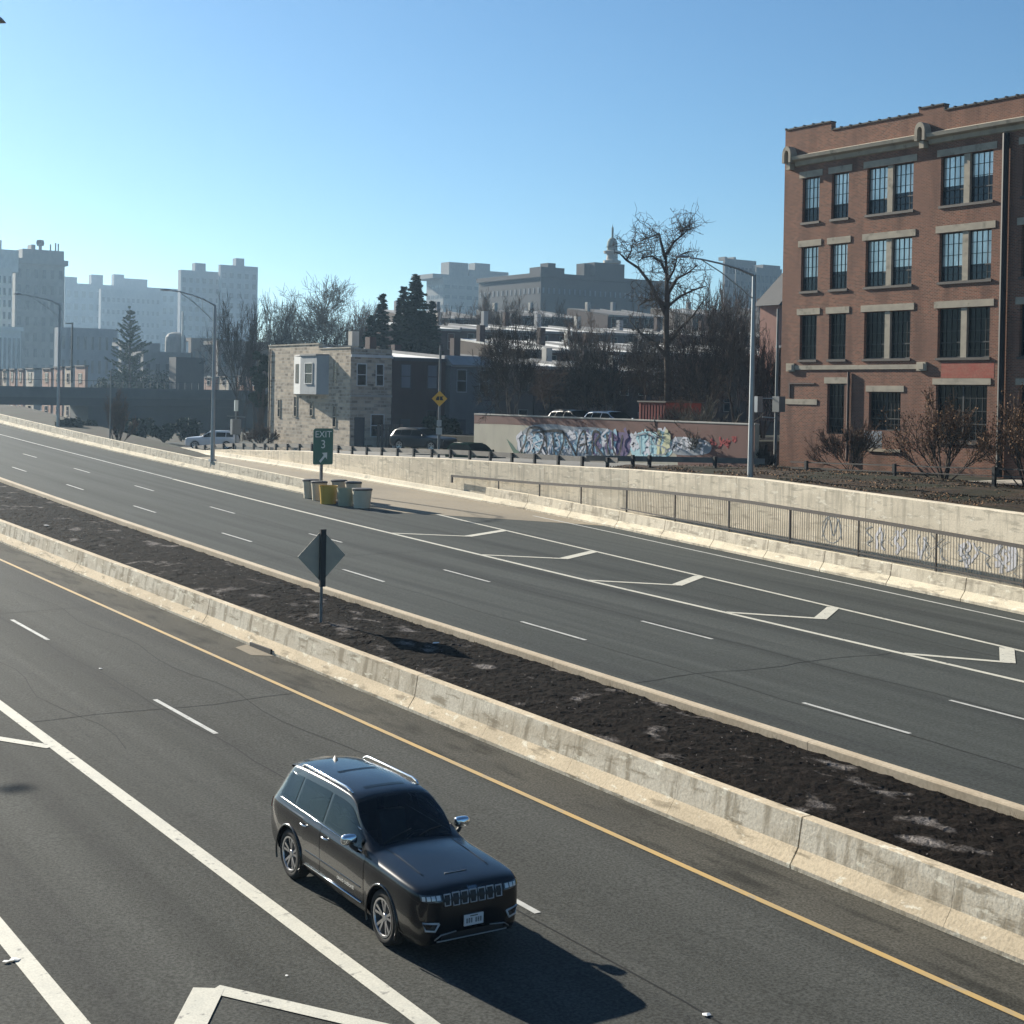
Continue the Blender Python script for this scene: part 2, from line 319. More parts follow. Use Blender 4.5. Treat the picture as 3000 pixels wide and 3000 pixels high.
# ------------------------------------------------------------------ ground heights
def lerp(a, b, t): return a+(b-a)*t
def clamp(t, a=0., b=1.): return max(a, min(b, t))
def ss(a, b, t): t = clamp((t-a)/(b-a)); return t*t*(3-2*t)
def table(tb):
    def f(y):
        if y <= tb[0][0]: return tb[0][1]
        for (a, p), (b, q) in zip(tb, tb[1:]):
            if y <= b: return lerp(p, q, (y-a)/(b-a))
        return tb[-1][1]
    return f
def zn(y): return .0207*(y-35)+1.15e-4*max(0, y-60)**2
def zr(y): return .62+.0262*(y-45)+1.15e-4*max(0, y-60)**2
def zs(x, y): return lerp(zn(y), zr(y), clamp((x-17.5)/4.5))
def zramp(y): return zr(y)+.007-3.5e-4*max(0, y-66)**2
shift = table([(45, 0), (70, .52), (90, 1.0), (105, 1.2), (125, 1.15), (170, .6)])
XT = table([(10, 39.8), (25, 41.4), (32.2, 42.2), (38.9, 42.9), (46.2, 43.6), (58, 44.8), (66, 45.4), (74, 45.6), (82, 45.8), (92, 46.3), (113, 47.3), (125, 47.9), (170, 50)])
XW = table([(10, 41.2), (25, 42.7), (32.2, 43.5), (46.2, 44.9), (58, 45.9), (66, 46.15), (74, 46.2), (82, 46.35), (92, 46.8), (113, 47.8), (125, 48.4), (170, 50.5)])
_tp = sorted([(oncurve(px, py, XW).y, oncurve(px, py, XW).z) for px, py in
              ((517.6, 1324.2), (641.8, 1316.5), (900, 1321.6), (1024, 1332), (1288, 1342.3), (1573, 1360.5), (1821, 1373.4), (2202, 1400), (2590, 1451.8), (3000, 1506.1))])
TOP = table([(_tp[0][0]-20, _tp[0][1]-.5)]+_tp+[(170, 1.9)])
def street(y): return TOP(y)-.12
def hill(x, y):
    d = math.hypot(x, y); q = x/max(y, 1.)
    return 27*ss(140, 430, d)*ss(.40, .64, q)
def lot(x, y): return 1.35*ss(55.2, 55.5, x)*ss(99, 96, y)*ss(63, 66, y)
def ground(x, y):
    if x < XW(y)+.2: return min(zs(x, y), 6)-.8
    return street(clamp(y, 20, 165))+lot(x, y)+hill(x, y)
def frange(a, b, s):
    n = max(1, int(round((b-a)/s))); return [a+(b-a)*i/n for i in range(n+1)]
def sheet(name, xs, ys, zf, m, kind='structure', xf=None):
    mb = MB(); vs = [((xf(x, y) if xf else x), y, zf((xf(x, y) if xf else x), y)) for y in ys for x in xs]; n = len(xs)
    mb.add(vs, [(j*n+i, j*n+i+1, (j+1)*n+i+1, (j+1)*n+i) for j in range(len(ys)-1) for i in range(n-1)])
    return tag(mb.build(name, m, fix=False), kind=kind)
xs = [-400, -320, -200, -80, -30, -9]+frange(-8, 46, 6)+[46.25, 46.9, 48, 51, 54, 55.2, 55.5, 57, 60, 64, 68, 73, 80, 90, 100, 115, 130, 150, 170, 195, 220, 250, 280, 310, 350, 400, 460, 530, 620, 760, 1000, 1100]
ys = [-120, -80, -40, 0]+frange(6, 60, 6)+[63, 66, 70, 76, 82, 90, 96, 99, 104, 110, 117, 125, 135, 147, 160, 180, 200, 225, 250, 280, 315, 350, 390, 440, 500, 580, 680, 820, 1000, 1300]
def gx(x, y):
    if 39 < x < 45: return XW(y)-1.0+(x-39)/6*1.1
    if 45 <= x < 48: return XW(y)+.1+(x-45)/3*.6
    return x
xs = [x for x in xs if x < 36]+[36, 39.2, 44.9, 46, 47.9]+[x for x in xs if x > 50.5]
sheet('ground', xs, ys, ground, M['soil'], xf=gx)
sheet('verge', frange(42.5, 55.6, 1.0), frange(18, 62, 2), lambda x, y: street(y)+.05+.10*noise.noise((x*.7, y*.7, 0)) + .12*ss(46.8, 49, x)*ss(55, 51, x), M['verge'], xf=lambda x, y: lerp(XW(y)+.44, 55.6, (x-42.5)/13.1))
sheet('street', [48.3, 51, 54.9], frange(60.5, 165, 6), lambda x, y: street(y)+.03, M['street'])
sheet('pavement', [55.6, 57.5, 60.2], frange(18, 63, 5), lambda x, y: lerp(3.72, 3.45, clamp((y-46)/16))+.04 if y > 30 else 3.76, M['sidewalk'])
# parking apron for the far left lot
sheet('lot', [55.5, 62, 70], frange(125, 150, 5), lambda x, y: street(y)+.05+hill(x, y), M['asphalt_far'])
# roads
ysr = frange(-6, 172, 2)
sheet('road', [-9, 0, 6, 12, 16.1], ysr, lambda x, y: zn(y), M['asphalt'])
sheet('shoulder', [15.95, 16.7, 17.56], ysr, lambda x, y: zn(y)+.004, M['shoulder'])
def rx(x, y):
    t = (x-22.25)/(37.9-22.25)
    right = XT(y)+.1 if y < 66.5 else lerp(XT(66.5)+.1, 38.0, clamp((y-66.5)/1.5))
    return lerp(22.25+shift(y), right, t)
sheet('road', frange(22.25, 37.9, 4), ysr, lambda x, y: zr(y), M['asphalt_far'], xf=rx)
def ramp_sheet():
    mb = MB(); n = 7; rows = []
    for y in frange(58, 168, 2):
        row = []
        for i in range(n):
            t = i/(n-1); x0 = 38.05; x1 = XT(y)+.12
            x = lerp(x0, x1, t); yst = 67.2-t*8.4
            yy = yst+(y-58)*(168-yst)/(110.)
            x1 = XT(yy)+.12; x = lerp(x0, x1, t)
            row.append((x, yy, zramp(yy)))
        rows.append(row)
    vs = [p for r_ in rows for p in r_]
    mb.add(vs, [(j*n+i, j*n+i+1, (j+1)*n+i+1, (j+1)*n+i) for j in range(len(rows)-1) for i in range(n-1)])
    tag(mb.build('ramp', M['concrete_ramp'], fix=False), kind='structure')
ramp_sheet()
# median planting bed
def mz(x, y):
    t = clamp((x-18)/4.2)
    return lerp(zn(y)+.50, zr(y)+.17, t)+.10*math.sin(t*math.pi)
def mulch():
    mb = MB(); rows = []
    rg = random.Random(5)
    ys_ = frange(4, 46, .085)+frange(46.2, 80, .2)+frange(81, 165, 3)
    for y in ys_:
        dx = shift(y); row = []
        for i in range(53):
            x = 17.95+(22.12-17.95+dx)*i/52
            z = mz(x-dx*i/52, y)+.035*noise.noise((x*2.3, y*2.3, 4))+.02*noise.noise((x*6, y*6, 2))+rg.uniform(-.008, .008)
            row.append((x+rg.uniform(-.02, .02)*(0 < i < 52), y+rg.uniform(-.02, .02), z))
        rows.append(row)
    vs = [p for r_ in rows for p in r_]; n = 53
    mb.add(vs, [(j*n+i, j*n+i+1, (j+1)*n+i+1, (j+1)*n+i) for j in range(len(rows)-1) for i in range(n-1)])
    tag(mb.build('mulch_bed', M['mulch'], fix=False), kind='structure')
mulch()
kb = MB()
for a, b in zip(frange(4, 166, 9)[:-1], frange(4, 166, 9)[1:]):
    kb.sweep([(22.05+shift(y), y, zr(y)) for y in frange(a+.008, b-.008, 3)], [(0, -.2), (0, .33), (.02, .36), (.22, .36), (.25, .33), (.27, -.1)])
tag(kb.build('kerb', M['concrete_top']), kind='structure')

# ------------------------------------------------------------------ painted markings
def strip(mb, pts, wd, zf, dz=.008, wd2=None):
    P = []
    for (a, b) in zip(pts, pts[1:]):
        L = math.hypot(b[0]-a[0], b[1]-a[1]); n = max(1, int(L/2))
        P += [(lerp(a[0], b[0], i/n), lerp(a[1], b[1], i/n)) for i in range(n)]
    P.append(pts[-1]); vs = []
    for i, p in enumerate(P):
        a = P[max(i-1, 0)]; b = P[min(i+1, len(P)-1)]; tx, ty = b[0]-a[0], b[1]-a[1]; L = math.hypot(tx, ty)
        nx, ny = ty/L*wd/2, -tx/L*wd/2
        vs += [(p[0]-nx, p[1]-ny, zf(p[0]-nx, p[1]-ny)+dz), (p[0]+nx, p[1]+ny, zf(p[0]+nx, p[1]+ny)+dz)]
    mb.add(vs, [(2*i, 2*i+1, 2*i+3, 2*i+2) for i in range(len(P)-1)])
fn_ = lambda x, y: zn(y)
fr_ = lambda x, y: zr(y)
mb = MB(); strip(mb, [(16.03, y) for y in frange(-4, 160, 4)], .13, fn_, .010); tag(mb.build('lane_marking', M['paint_yellow'], fix=False), kind='structure')
mb = MB()
for k in range(-1, 8):
    y0 = 30.35+12.2*(k-1); strip(mb, [(12.72, y0), (12.72, y0+3.7)], .115, fn_)
for k in range(-1, 13):
    for x0, y0, wd in ((25.68, 22.5, .12), (29.24, 33.1, .12)):
        y = y0+12.0*k; strip(mb, [(x0+shift(y), y), (x0+shift(y+3.2), y+3.3)], wd, fr_)
G2 = lambda y: 36.05+(y-22)*.0785
strip(mb, [(XT(y)-1.15, y) for y in frange(12, 64, 4)], .13, fr_)
tag(mb.build('lane_marking', M['paint_thin'], fix=False), kind='structure')
mb = MB()
strip(mb, [(9.4, -4), (9.4, 90)], .27, fn_); strip(mb, [(5.75, -4), (5.75, 90)], .27, fn_)
for ya in (17.95, 33.55, 49.15):
    strip(mb, [(7.55, ya), (9.30, ya-2.75)], .26, fn_, .012); strip(mb, [(7.50, ya+.05), (5.85, ya-2.4)], .40, fn_, .014)
tag(mb.build('lane_marking', M['paint_white'], fix=False), kind='structure')
mb = MB()
strip(mb, [(32.85+shift(y), y) for y in frange(8, 88, 4)], .20, fr_)
strip(mb, [(G2(y), y) for y in frange(12, 66, 3)], .18, fr_)
for ya in (57.25, 49.4, 41.9, 34.4, 26.9, 19.4):
    xm = 35.0+(ya-34)*.042
    strip(mb, [(32.9+shift(ya), ya+2.2), (xm, ya)], .24, fr_, .012); strip(mb, [(xm-.1, ya), (G2(ya+1.5)-.08, ya+1.5)], .42, fr_, .014)
tag(mb.build('lane_marking', M['paint_white'], fix=False), kind='structure')
mb = MB(); strip(mb, [(33.0+shift(y)*.9, y) for y in frange(88.3, 150, 4)], .15, fr_); tag(mb.build('lane_marking', M['paint_thin'], fix=False), kind='structure')

sm = MB(); rg = random.Random(17)
def seam(x0, y0, y1, zf, wd, sh=None, amp=.05):
    strip(sm, [(x0+amp*math.sin(y*.9+x0)+rg.uniform(-.03, .03)+(sh(y) if sh else 0), y) for y in frange(y0, y1, 1.1)], wd, zf, .005)
seam(12.55, 8, 80, fn_, .035); seam(14.6, 24, 52, fn_, .03, None, .16); seam(10.6, 30, 60, fn_, .025, None, .2)
seam(25.52, 12, 110, fr_, .04, shift); seam(29.45, 12, 110, fr_, .04, shift); seam(35.2, 18, 55, fr_, .03, None, .15)
for x0, x1, y0, zf in ((9.6, 15.9, 33.1, fn_), (9.6, 15.9, 47.6, fn_), (22.7, 32.6, 29.4, fr_), (22.8, 32.6, 53.3, fr_)):
    strip(sm, [(x, y0+.12*math.sin(x*1.3)+rg.uniform(-.05, .05)) for x in frange(x0, x1, .7)], .03, zf, .006)
tag(sm.build('road_seam', M['tar'], fix=False), kind='structure')
gg = MB()
for _ in range(2600):
    y = 6+rg.random()**1.5*60; side_ = rg.random()
    x = 18.03+abs(rg.gauss(0, .08)) if side_ < .5 else 22.0+shift(y)-abs(rg.gauss(0, .10))
    if noise.noise((y*.8, side_ > .5, 3)) < .05: continue
    z = mz(x, y); a = rg.uniform(0, 6.28); h = rg.uniform(.05, .16); l = rg.uniform(.02, .08)
    gg.add([(x-.006, y, z-.02), (x+.006, y+.004, z-.02), (x+math.cos(a)*l, y+math.sin(a)*l, z+h)], [(0, 1, 2)])
tag(gg.build('dry_grass', M['dry_grass'], fix=False), kind='stuff')
ch = MB()
for _ in range(520):
    y = 6+rg.random()**1.4*60; x = rg.uniform(18.1, 21.9); z = mz(x, y)+.03*rg.random()+.02; a = rg.uniform(0, 3.14); l = rg.uniform(.012, .035); wd = l*.35; c, s_ = math.cos(a), math.sin(a)
    ch.add([(x-c*l-s_*wd, y-s_*l+c*wd, z), (x-c*l+s_*wd, y-s_*l-c*wd, z+.006), (x+c*l+s_*wd, y+s_*l-c*wd, z+.012), (x+c*l-s_*wd, y+s_*l+c*wd, z+.006)], [(0, 1, 2, 3)])
tag(ch.build('wood_chips', M['iron'], fix=False), kind='stuff')

# ------------------------------------------------------------------ concrete barriers
ORD = ['first', 'second', 'third', 'fourth', 'fifth', 'sixth', 'seventh', 'eighth', 'ninth', 'tenth', 'eleventh', 'twelfth', 'thirteenth', 'fourteenth']
JER = [(0, -.3), (0, .07), (.17, .32), (.25, .80), (.265, .815), (.46, .815), (.475, .80), (.49, -.3)]
ej = [-7.4+12.6*i for i in range(14)]
mlab = {1: 'tan median barrier section nearest the lower right corner beside the mulch', 2: 'tan median barrier section with a dark cracked joint, right of the black car',
        3: 'stained median barrier section right of the storm drain, above the black car', 4: 'median barrier section with the storm drain at its foot', 5: 'median barrier section left of the storm drain',
        6: 'median barrier section at the left edge of the picture beside dark mulch'}
for i, (a, b) in enumerate(zip(ej, ej[1:])):
    mb = MB()
    q = frange(a+.014, b-.014, 3.15)
    for c, d in zip(q, q[1:]): mb.sweep([(17.5, c+.004, zn(c)), (17.5, (c+d)/2, zn((c+d)/2)), (17.5, d-.004, zn(d))], JER)
    o = mb.build('concrete_barrier', M['concrete_med'])
    tag(o, mlab.get(i, 'tan concrete median barrier section beyond the left edge, far along the row' if i > 6 else 'tan median barrier section running out under the camera'), 'barrier', 'sections of the median barrier')
jr = [17.2, 20.8, 24.4, 28.0, 31.5, 35.1, 38.9, 42.7, 46.3, 50.1, 54.0, 58.0, 62.4, 66.8, 71.2]
for i, (a, b) in enumerate(zip(jr, jr[1:])):
    mb = MB(); mb.sweep([(XT(y), y, zr(y)) for y in frange(a+.02, b-.02, 1.5)], [(0, -.3), (0, .09), (.20, .36), (.27, .80), (.28, .815), (.52, .815), (.53, .80), (.54, -.3)])
    k = len(jr)-2-i
    tag(mb.build('concrete_barrier', M['concrete_bar']), ORD[k]+' cream barrier section from the left below the dark picket railing', 'barrier', 'barrier sections under the picket railing')
mb = MB(); prs = lambda h: [(0, -.5), (0, .08), (.2, .08+h*.3), (.28, .08+h), (.5, .08+h), (.5, -.5)]
pts = [(XT(y), y, zramp(y)) for y in frange(71.24, 160, 3)]
mb.sweep(pts, prs(.28)); tag(mb.build('ramp_kerb', M['concrete']), kind='structure')
TWO = [(0, -.3), (0, .08), (.15, .31), (.20, .80), (.21, .815), (.40, .815), (.41, .80), (.46, .31), (.61, .08), (.61, -.3)]
gl = ['low end section of the gore barrier behind the white barrels', 'gore barrier section left of the exit sign', 'gore barrier section carrying the tall lamp in front of the white car',
      'gore barrier section just left of the bare red bush behind it', 'gore barrier section below the brick houses under the bridge', 'farthest gore barrier section at the left edge', 'gore barrier section beyond the left edge']
eg = [77, 89, 101, 113, 125, 137, 149, 165]
for i, (a, b) in enumerate(zip(eg, eg[1:])):
    mb = MB(); mb.sweep([(37.55, y, zr(y)) for y in frange(a+.015, b-.015, 3)], TWO)
    tag(mb.build('concrete_barrier', M['concrete_bar']), gl[i], 'barrier', 'sections of the gore barrier')
# retaining wall
mb = MB(); jw = [16, 24.5, 33, 41.4, 49.8, 58.4, 66, 71.6, 77.5, 84, 91, 98, 105, 113, 122, 135, 165]
for a, b in zip(jw, jw[1:]):
    q = frange(a+.012, b-.012, 2.2); vs = []; fs = []
    for y in q:
        x = XW(y); t = TOP(y); vs += [(x, y, zr(y)-2.5), (x, y, t-.03), (x+.03, y, t), (x+.42, y, t), (x+.45, y, t-.03), (x+.45, y, zr(y)-2.5)]
    for j in range(len(q)-1):
        for k in range(6): fs.append((j*6+k, j*6+(k+1) % 6, (j+1)*6+(k+1) % 6, (j+1)*6+k))
    fs += [tuple(range(6)), tuple((len(q)-1)*6+k for k in range(5, -1, -1))]
    mb.add(vs, fs)
wall = mb.build('retaining_wall', M['concrete_wall']); tag(wall, 'long cream streaked concrete retaining wall behind the picket railing and ramp', 'wall')

def ribbon(mb, pts, wd, fn):
    """flat stroke through 2D points on a wall; fn(a,b)->xyz"""
    vs = []
    for i, p in enumerate(pts):
        a = pts[max(i-1, 0)]; b = pts[min(i+1, len(pts)-1)]; tx, ty = b[0]-a[0], b[1]-a[1]; L = math.hypot(tx, ty) or 1
        w_ = wd*(.8+.4*random.random())/2
        nx, ny = ty/L*w_, -tx/L*w_
        vs += [fn(p[0]-nx, p[1]-ny), fn(p[0]+nx, p[1]+ny)]
    mb.add(vs, [(2*i, 2*i+1, 2*i+3, 2*i+2) for i in range(len(pts)-1)])
def curve(pts, n=5):
    out = []
    for i in range(len(pts)-1):
        p0, p1, p2, p3 = pts[max(i-1, 0)], pts[i], pts[i+1], pts[min(i+2, len(pts)-1)]
        for k in range(n):
            t = k/n; out.append(tuple(.5*((2*b)+(-a+c)*t+(2*a-5*b+4*c-d)*t*t+(-a+3*b-3*c+d)*t**3) for a, b, c, d in zip(p0, p1, p2, p3)))
    return out+[pts[-1]]
simple('spray_white', (.60, .60, .64)); simple('spray_black', (.015, .015, .018)); simple('spray_blue', (.32, .50, .60)); simple('spray_cyan', (.40, .62, .66)); simple('spray_purple', (.12, .085, .19)); simple('spray_yellow', (.60, .58, .36)); simple('spray_red', (.35, .04, .04)); simple('spray_green', (.06, .13, .09)); simple('spray_grey', (.24, .27, .30)); simple('wall_red', (.13, .058, .045))
GL = {'O': [[(0,.1),(.0,.8),(.2,1),(.5,.95),(.6,.5),(.5,.05),(.2,0),(0,.1)]], 'N': [[(0,0),(.05,1)],[(.05,1),(.55,0)],[(.55,0),(.6,1)]], 'T': [[(-.05,1),(.65,.95)],[(.3,.95),(.3,0)]], 'A': [[(0,0),(.3,1),(.6,0)],[(.1,.4),(.5,.4)]],
      'R': [[(0,0),(.05,1),(.5,.95),(.5,.55),(.1,.5),(.6,0)]], 'S': [[(.55,.9),(.2,1),(.05,.75),(.5,.45),(.5,.1),(.05,.05)]], 'E': [[(.5,1),(0,.95),(.05,0),(.55,.05)],[(.05,.5),(.45,.5)]], 'K': [[(0,1),(.05,0)],[(.5,1),(.05,.5),(.55,0)]], 'I': [[(.2,1),(.2,0)]], 'C': [[(.55,.85),(.25,1),(0,.6),(.1,.1),(.5,.05)]], 'U': [[(0,1),(.05,.1),(.45,.05),(.55,1)]]}
def graffiti(parent, word, y0, z0, wl, h, wd, xf, m, dirn=-1, slant=.12):
    mb = MB(); y = 0
    for ch in word:
        for st in GL[ch]:
            st = curve(st, 4) if len(st) > 2 else [st[0], tuple((a+b)/2 for a, b in zip(*st)), st[1]]
            ribbon(mb, [(y+(a+b*slant)*wl+.03*random.uniform(-1, 1), b*h+.03*random.uniform(-1, 1)) for a, b in st], wd, lambda a, b: xf(y0+dirn*a, z0+b))
        y += wl*.86
    return mb.build('graffiti', m, parent)
def blob(parent, pts, xf, m):
    mb = MB(); P = curve(pts+[pts[0]], 5)[:-1]; mb.add([xf(a, b) for a, b in P], [tuple(range(len(P)))]); return mb.build('graffiti', m, parent)
wf = lambda d: (lambda a, b: (XW(a)-d, a, b))
zb = lambda y: TOP(y)-2.1
[].append([(41.6, zb(41)+.9), (40.8, zb(41)+1.15), (39.6, zb(40)+1.0), (38.2, zb(38)+1.05), (36.9, zb(37)+.85), (36.6, zb(37)+.2), (37.6, zb(37)-.15), (39.2, zb(39)-.1), (40.7, zb(40)+.05), (41.5, zb(41)+.3)])
def wtangle(ya, yb, n, m, wd, d, h=.95, sw=.35):
    mb = MB()
    for k in range(n):
        y = random.uniform(ya, yb); z0 = zb(y)+random.uniform(-.1, .15); pts = [(y+random.uniform(-.5, .5)*sw, z0+h*t+random.uniform(-.06, .06)) for t in (0, .25, .5, .75, 1)]
        ribbon(mb, curve(pts, 4), wd*random.uniform(.6, 1.4), wf(d+.0004*k))
    mb.build('graffiti', m, wall)
wtangle(36.9, 41.2, 6, M['spray_white'], .12, .008, .85); wtangle(36.9, 41.3, 9, M['spray_grey'], .035, .016, .8, .5)
mb = MB(); ribbon(mb, [(43.4+.6*math.cos(t*.5), zb(43)+.45+.55*math.sin(t*.5)) for t in range(14)], .03, wf(.008)); ribbon(mb, curve([(44.0, zb(43)+.1), (43.6, zb(43)+.9), (43.3, zb(43)+.2), (43, zb(43)+.9), (42.8, zb(43)+.1)]), .05, wf(.010)); mb.build('graffiti', M['spray_grey'], wall)
wtangle(33.2, 36.2, 9, M['spray_white'], .14, .008, .8); wtangle(31.5, 36.2, 9, M['spray_grey'], .035, .014, .75, .6)

# ------------------------------------------------------------------ picket railing on the ramp barrier
XR = lambda y: XT(y)+.36
rtop = sorted([(oncurve(px, py, XR).y, oncurve(px, py, XR).z) for px, py in ((1324, 1391), (1573, 1412), (1900, 1433), (2165.6, 1462), (2590, 1526.8), (3000, 1596.7))])
RT = table([(17, rtop[0][1]-.55)]+rtop)
pr = thing('picket_railing', 'long dark brown picket railing on top of the cream ramp barrier', 'railing', (XR(40), 40, zr(40)+.8))
yl = rtop[-1][0]
mb = MB(); mb.sweep([(XR(y), y, RT(y)) for y in frange(18, yl, 2)], [(-.04, -.13), (-.04, 0), (.04, 0), (.04, -.13)]); mb.build('top_rail', M['iron'], pr)
mb = MB(); mb.sweep([(XR(y), y, zr(y)+.99) for y in frange(18, 58, 2)], [(-.025, -.05), (-.025, 0), (.025, 0), (.025, -.05)]); mb.build('bottom_rail', M['iron'], pr)
mb = MB(); mb.box(XR(yl)-.05, XR(yl)+.05, yl-.08, yl+.06, RT(yl)-.46, RT(yl)-.002); mb.build('end_bracket', M['iron'], pr)
pk = frange(19, 57.8, .14)
for y in pk[:]:
    pass
far_pk = MB()
for i, y in enumerate(pk):
    tgt = MB() if i >= 72 and i < 172 else far_pk
    x = XR(y); tgt.box(x-.009, x+.009, y-.009, y+.009, zr(y)+.985, RT(y)-.125)
    if tgt is not far_pk: tgt.build('picket', M['picket'], pr, fix=False)
tag(far_pk.build('picket', M['picket'], pr), kind='stuff')
for y in frange(20, 70, 4.2):
    mb = MB(); x = XR(y); mb.box(x-.03, x+.03, y-.03, y+.03, zr(y)+.70, RT(y)-.12); mb.build('post', M['iron'], pr)
# storm drain in the median barrier foot
sd = thing('storm_drain', 'storm drain slot with tan concrete apron at the foot of the median barrier', 'storm drain', (17.3, 38.7, zn(38.7)))
mb = MB(); mb.box(17.455, 17.515, 37.95, 39.35, zn(38.7)-.02, zn(38.7)+.13); mb.build('inlet', M['black'], sd)
mb = MB(); mb.add([(16.95, 38.1, zn(38.1)+.011), (17.47, 37.7, zn(37.7)+.011), (17.47, 39.6, zn(39.6)+.011), (17.0, 39.3, zn(39.3)+.011)], [(0, 1, 2, 3)]); mb.build('apron', M['concrete_ramp'], sd)
# ------------------------------------------------------------------ cars (local: +X front, +Y left, Z up, origin on the ground mid-wheelbase)
def cr(a, b, c, d, t): return .5*((2*b)+(-a+c)*t+(2*a-5*b+4*c-d)*t*t+(-a+3*b-3*c+d)*t**3)
ST_SUV = [
 (2.43, [(0,.36),(.50,.36),(.56,.40),(.60,.50),(.60,.66),(.595,.76),(.58,.845),(.50,.875),(.35,.885),(.18,.89),(0,.89)]),
 (2.385, [(0,.30),(.70,.30),(.76,.36),(.79,.52),(.79,.70),(.785,.83),(.76,.925),(.66,.955),(.48,.968),(.24,.975),(0,.975)]),
 (2.31, [(0,.27),(.79,.27),(.85,.36),(.885,.56),(.885,.76),(.875,.90),(.845,.985),(.74,1.015),(.54,1.028),(.27,1.035),(0,1.035)]),
 (2.15, [(0,.26),(.83,.26),(.90,.36),(.935,.58),(.94,.80),(.925,.945),(.885,1.02),(.78,1.048),(.56,1.062),(.28,1.07),(0,1.07)]),
 (1.85, [(0,.25),(.86,.25),(.935,.36),(.96,.6),(.96,.84),(.945,.975),(.90,1.045),(.79,1.078),(.56,1.098),(.28,1.108),(0,1.11)]),
 (1.35, [(0,.25),(.86,.25),(.94,.36),(.965,.6),(.965,.87),(.945,1.0),(.90,1.07),(.79,1.11),(.56,1.145),(.28,1.162),(0,1.168)]),
 (1.02, [(0,.25),(.86,.25),(.94,.36),(.960,.6),(.965,.88),(.945,1.015),(.90,1.085),(.81,1.125),(.57,1.165),(.28,1.185),(0,1.19)]),
 (.94, [(0,.25),(.86,.25),(.94,.36),(.957,.6),(.965,.88),(.945,1.02),(.90,1.09),(.82,1.15),(.60,1.20),(.30,1.225),(0,1.235)]),
 (.55, [(0,.25),(.86,.25),(.94,.36),(.953,.6),(.965,.89),(.945,1.03),(.905,1.10),(.785,1.34),(.725,1.415),(.40,1.465),(0,1.48)]),
 (.15, [(0,.25),(.86,.25),(.94,.36),(.950,.6),(.965,.90),(.945,1.035),(.905,1.11),(.715,1.565),(.635,1.655),(.35,1.70),(0,1.71)]),
 (-.05,[(0,.25),(.86,.25),(.94,.36),(.950,.6),(.965,.90),(.945,1.04),(.905,1.115),(.705,1.59),(.625,1.69),(.34,1.73),(0,1.74)]),
 (-.6, [(0,.25),(.86,.25),(.94,.36),(.950,.6),(.965,.90),(.945,1.05),(.905,1.125),(.705,1.60),(.62,1.705),(.33,1.75),(0,1.76)]),
 (-1.3,[(0,.25),(.86,.25),(.94,.36),(.955,.6),(.965,.90),(.945,1.06),(.905,1.135),(.70,1.585),(.61,1.69),(.33,1.735),(0,1.745)]),
 (-1.9,[(0,.27),(.85,.27),(.93,.38),(.955,.6),(.960,.90),(.94,1.07),(.895,1.15),(.685,1.545),(.595,1.65),(.32,1.695),(0,1.705)]),
 (-2.12,[(0,.30),(.82,.30),(.91,.40),(.945,.62),(.95,.90),(.93,1.07),(.885,1.15),(.69,1.46),(.60,1.545),(.32,1.59),(0,1.60)]),
 (-2.33,[(0,.34),(.77,.34),(.86,.42),(.91,.62),(.915,.88),(.895,1.03),(.85,1.11),(.73,1.23),(.64,1.285),(.32,1.32),(0,1.33)]),
 (-2.43,[(0,.40),(.62,.40),(.71,.46),(.77,.62),(.77,.80),(.75,.90),(.71,.96),(.62,1.0),(.45,1.03),(.22,1.04),(0,1.04)]),
 (-2.46,[(0,.48),(.48,.48),(.54,.52),(.58,.62),(.58,.74),(.55,.80),(.5,.83),(.42,.85),(.3,.86),(.15,.86),(0,.86)])]
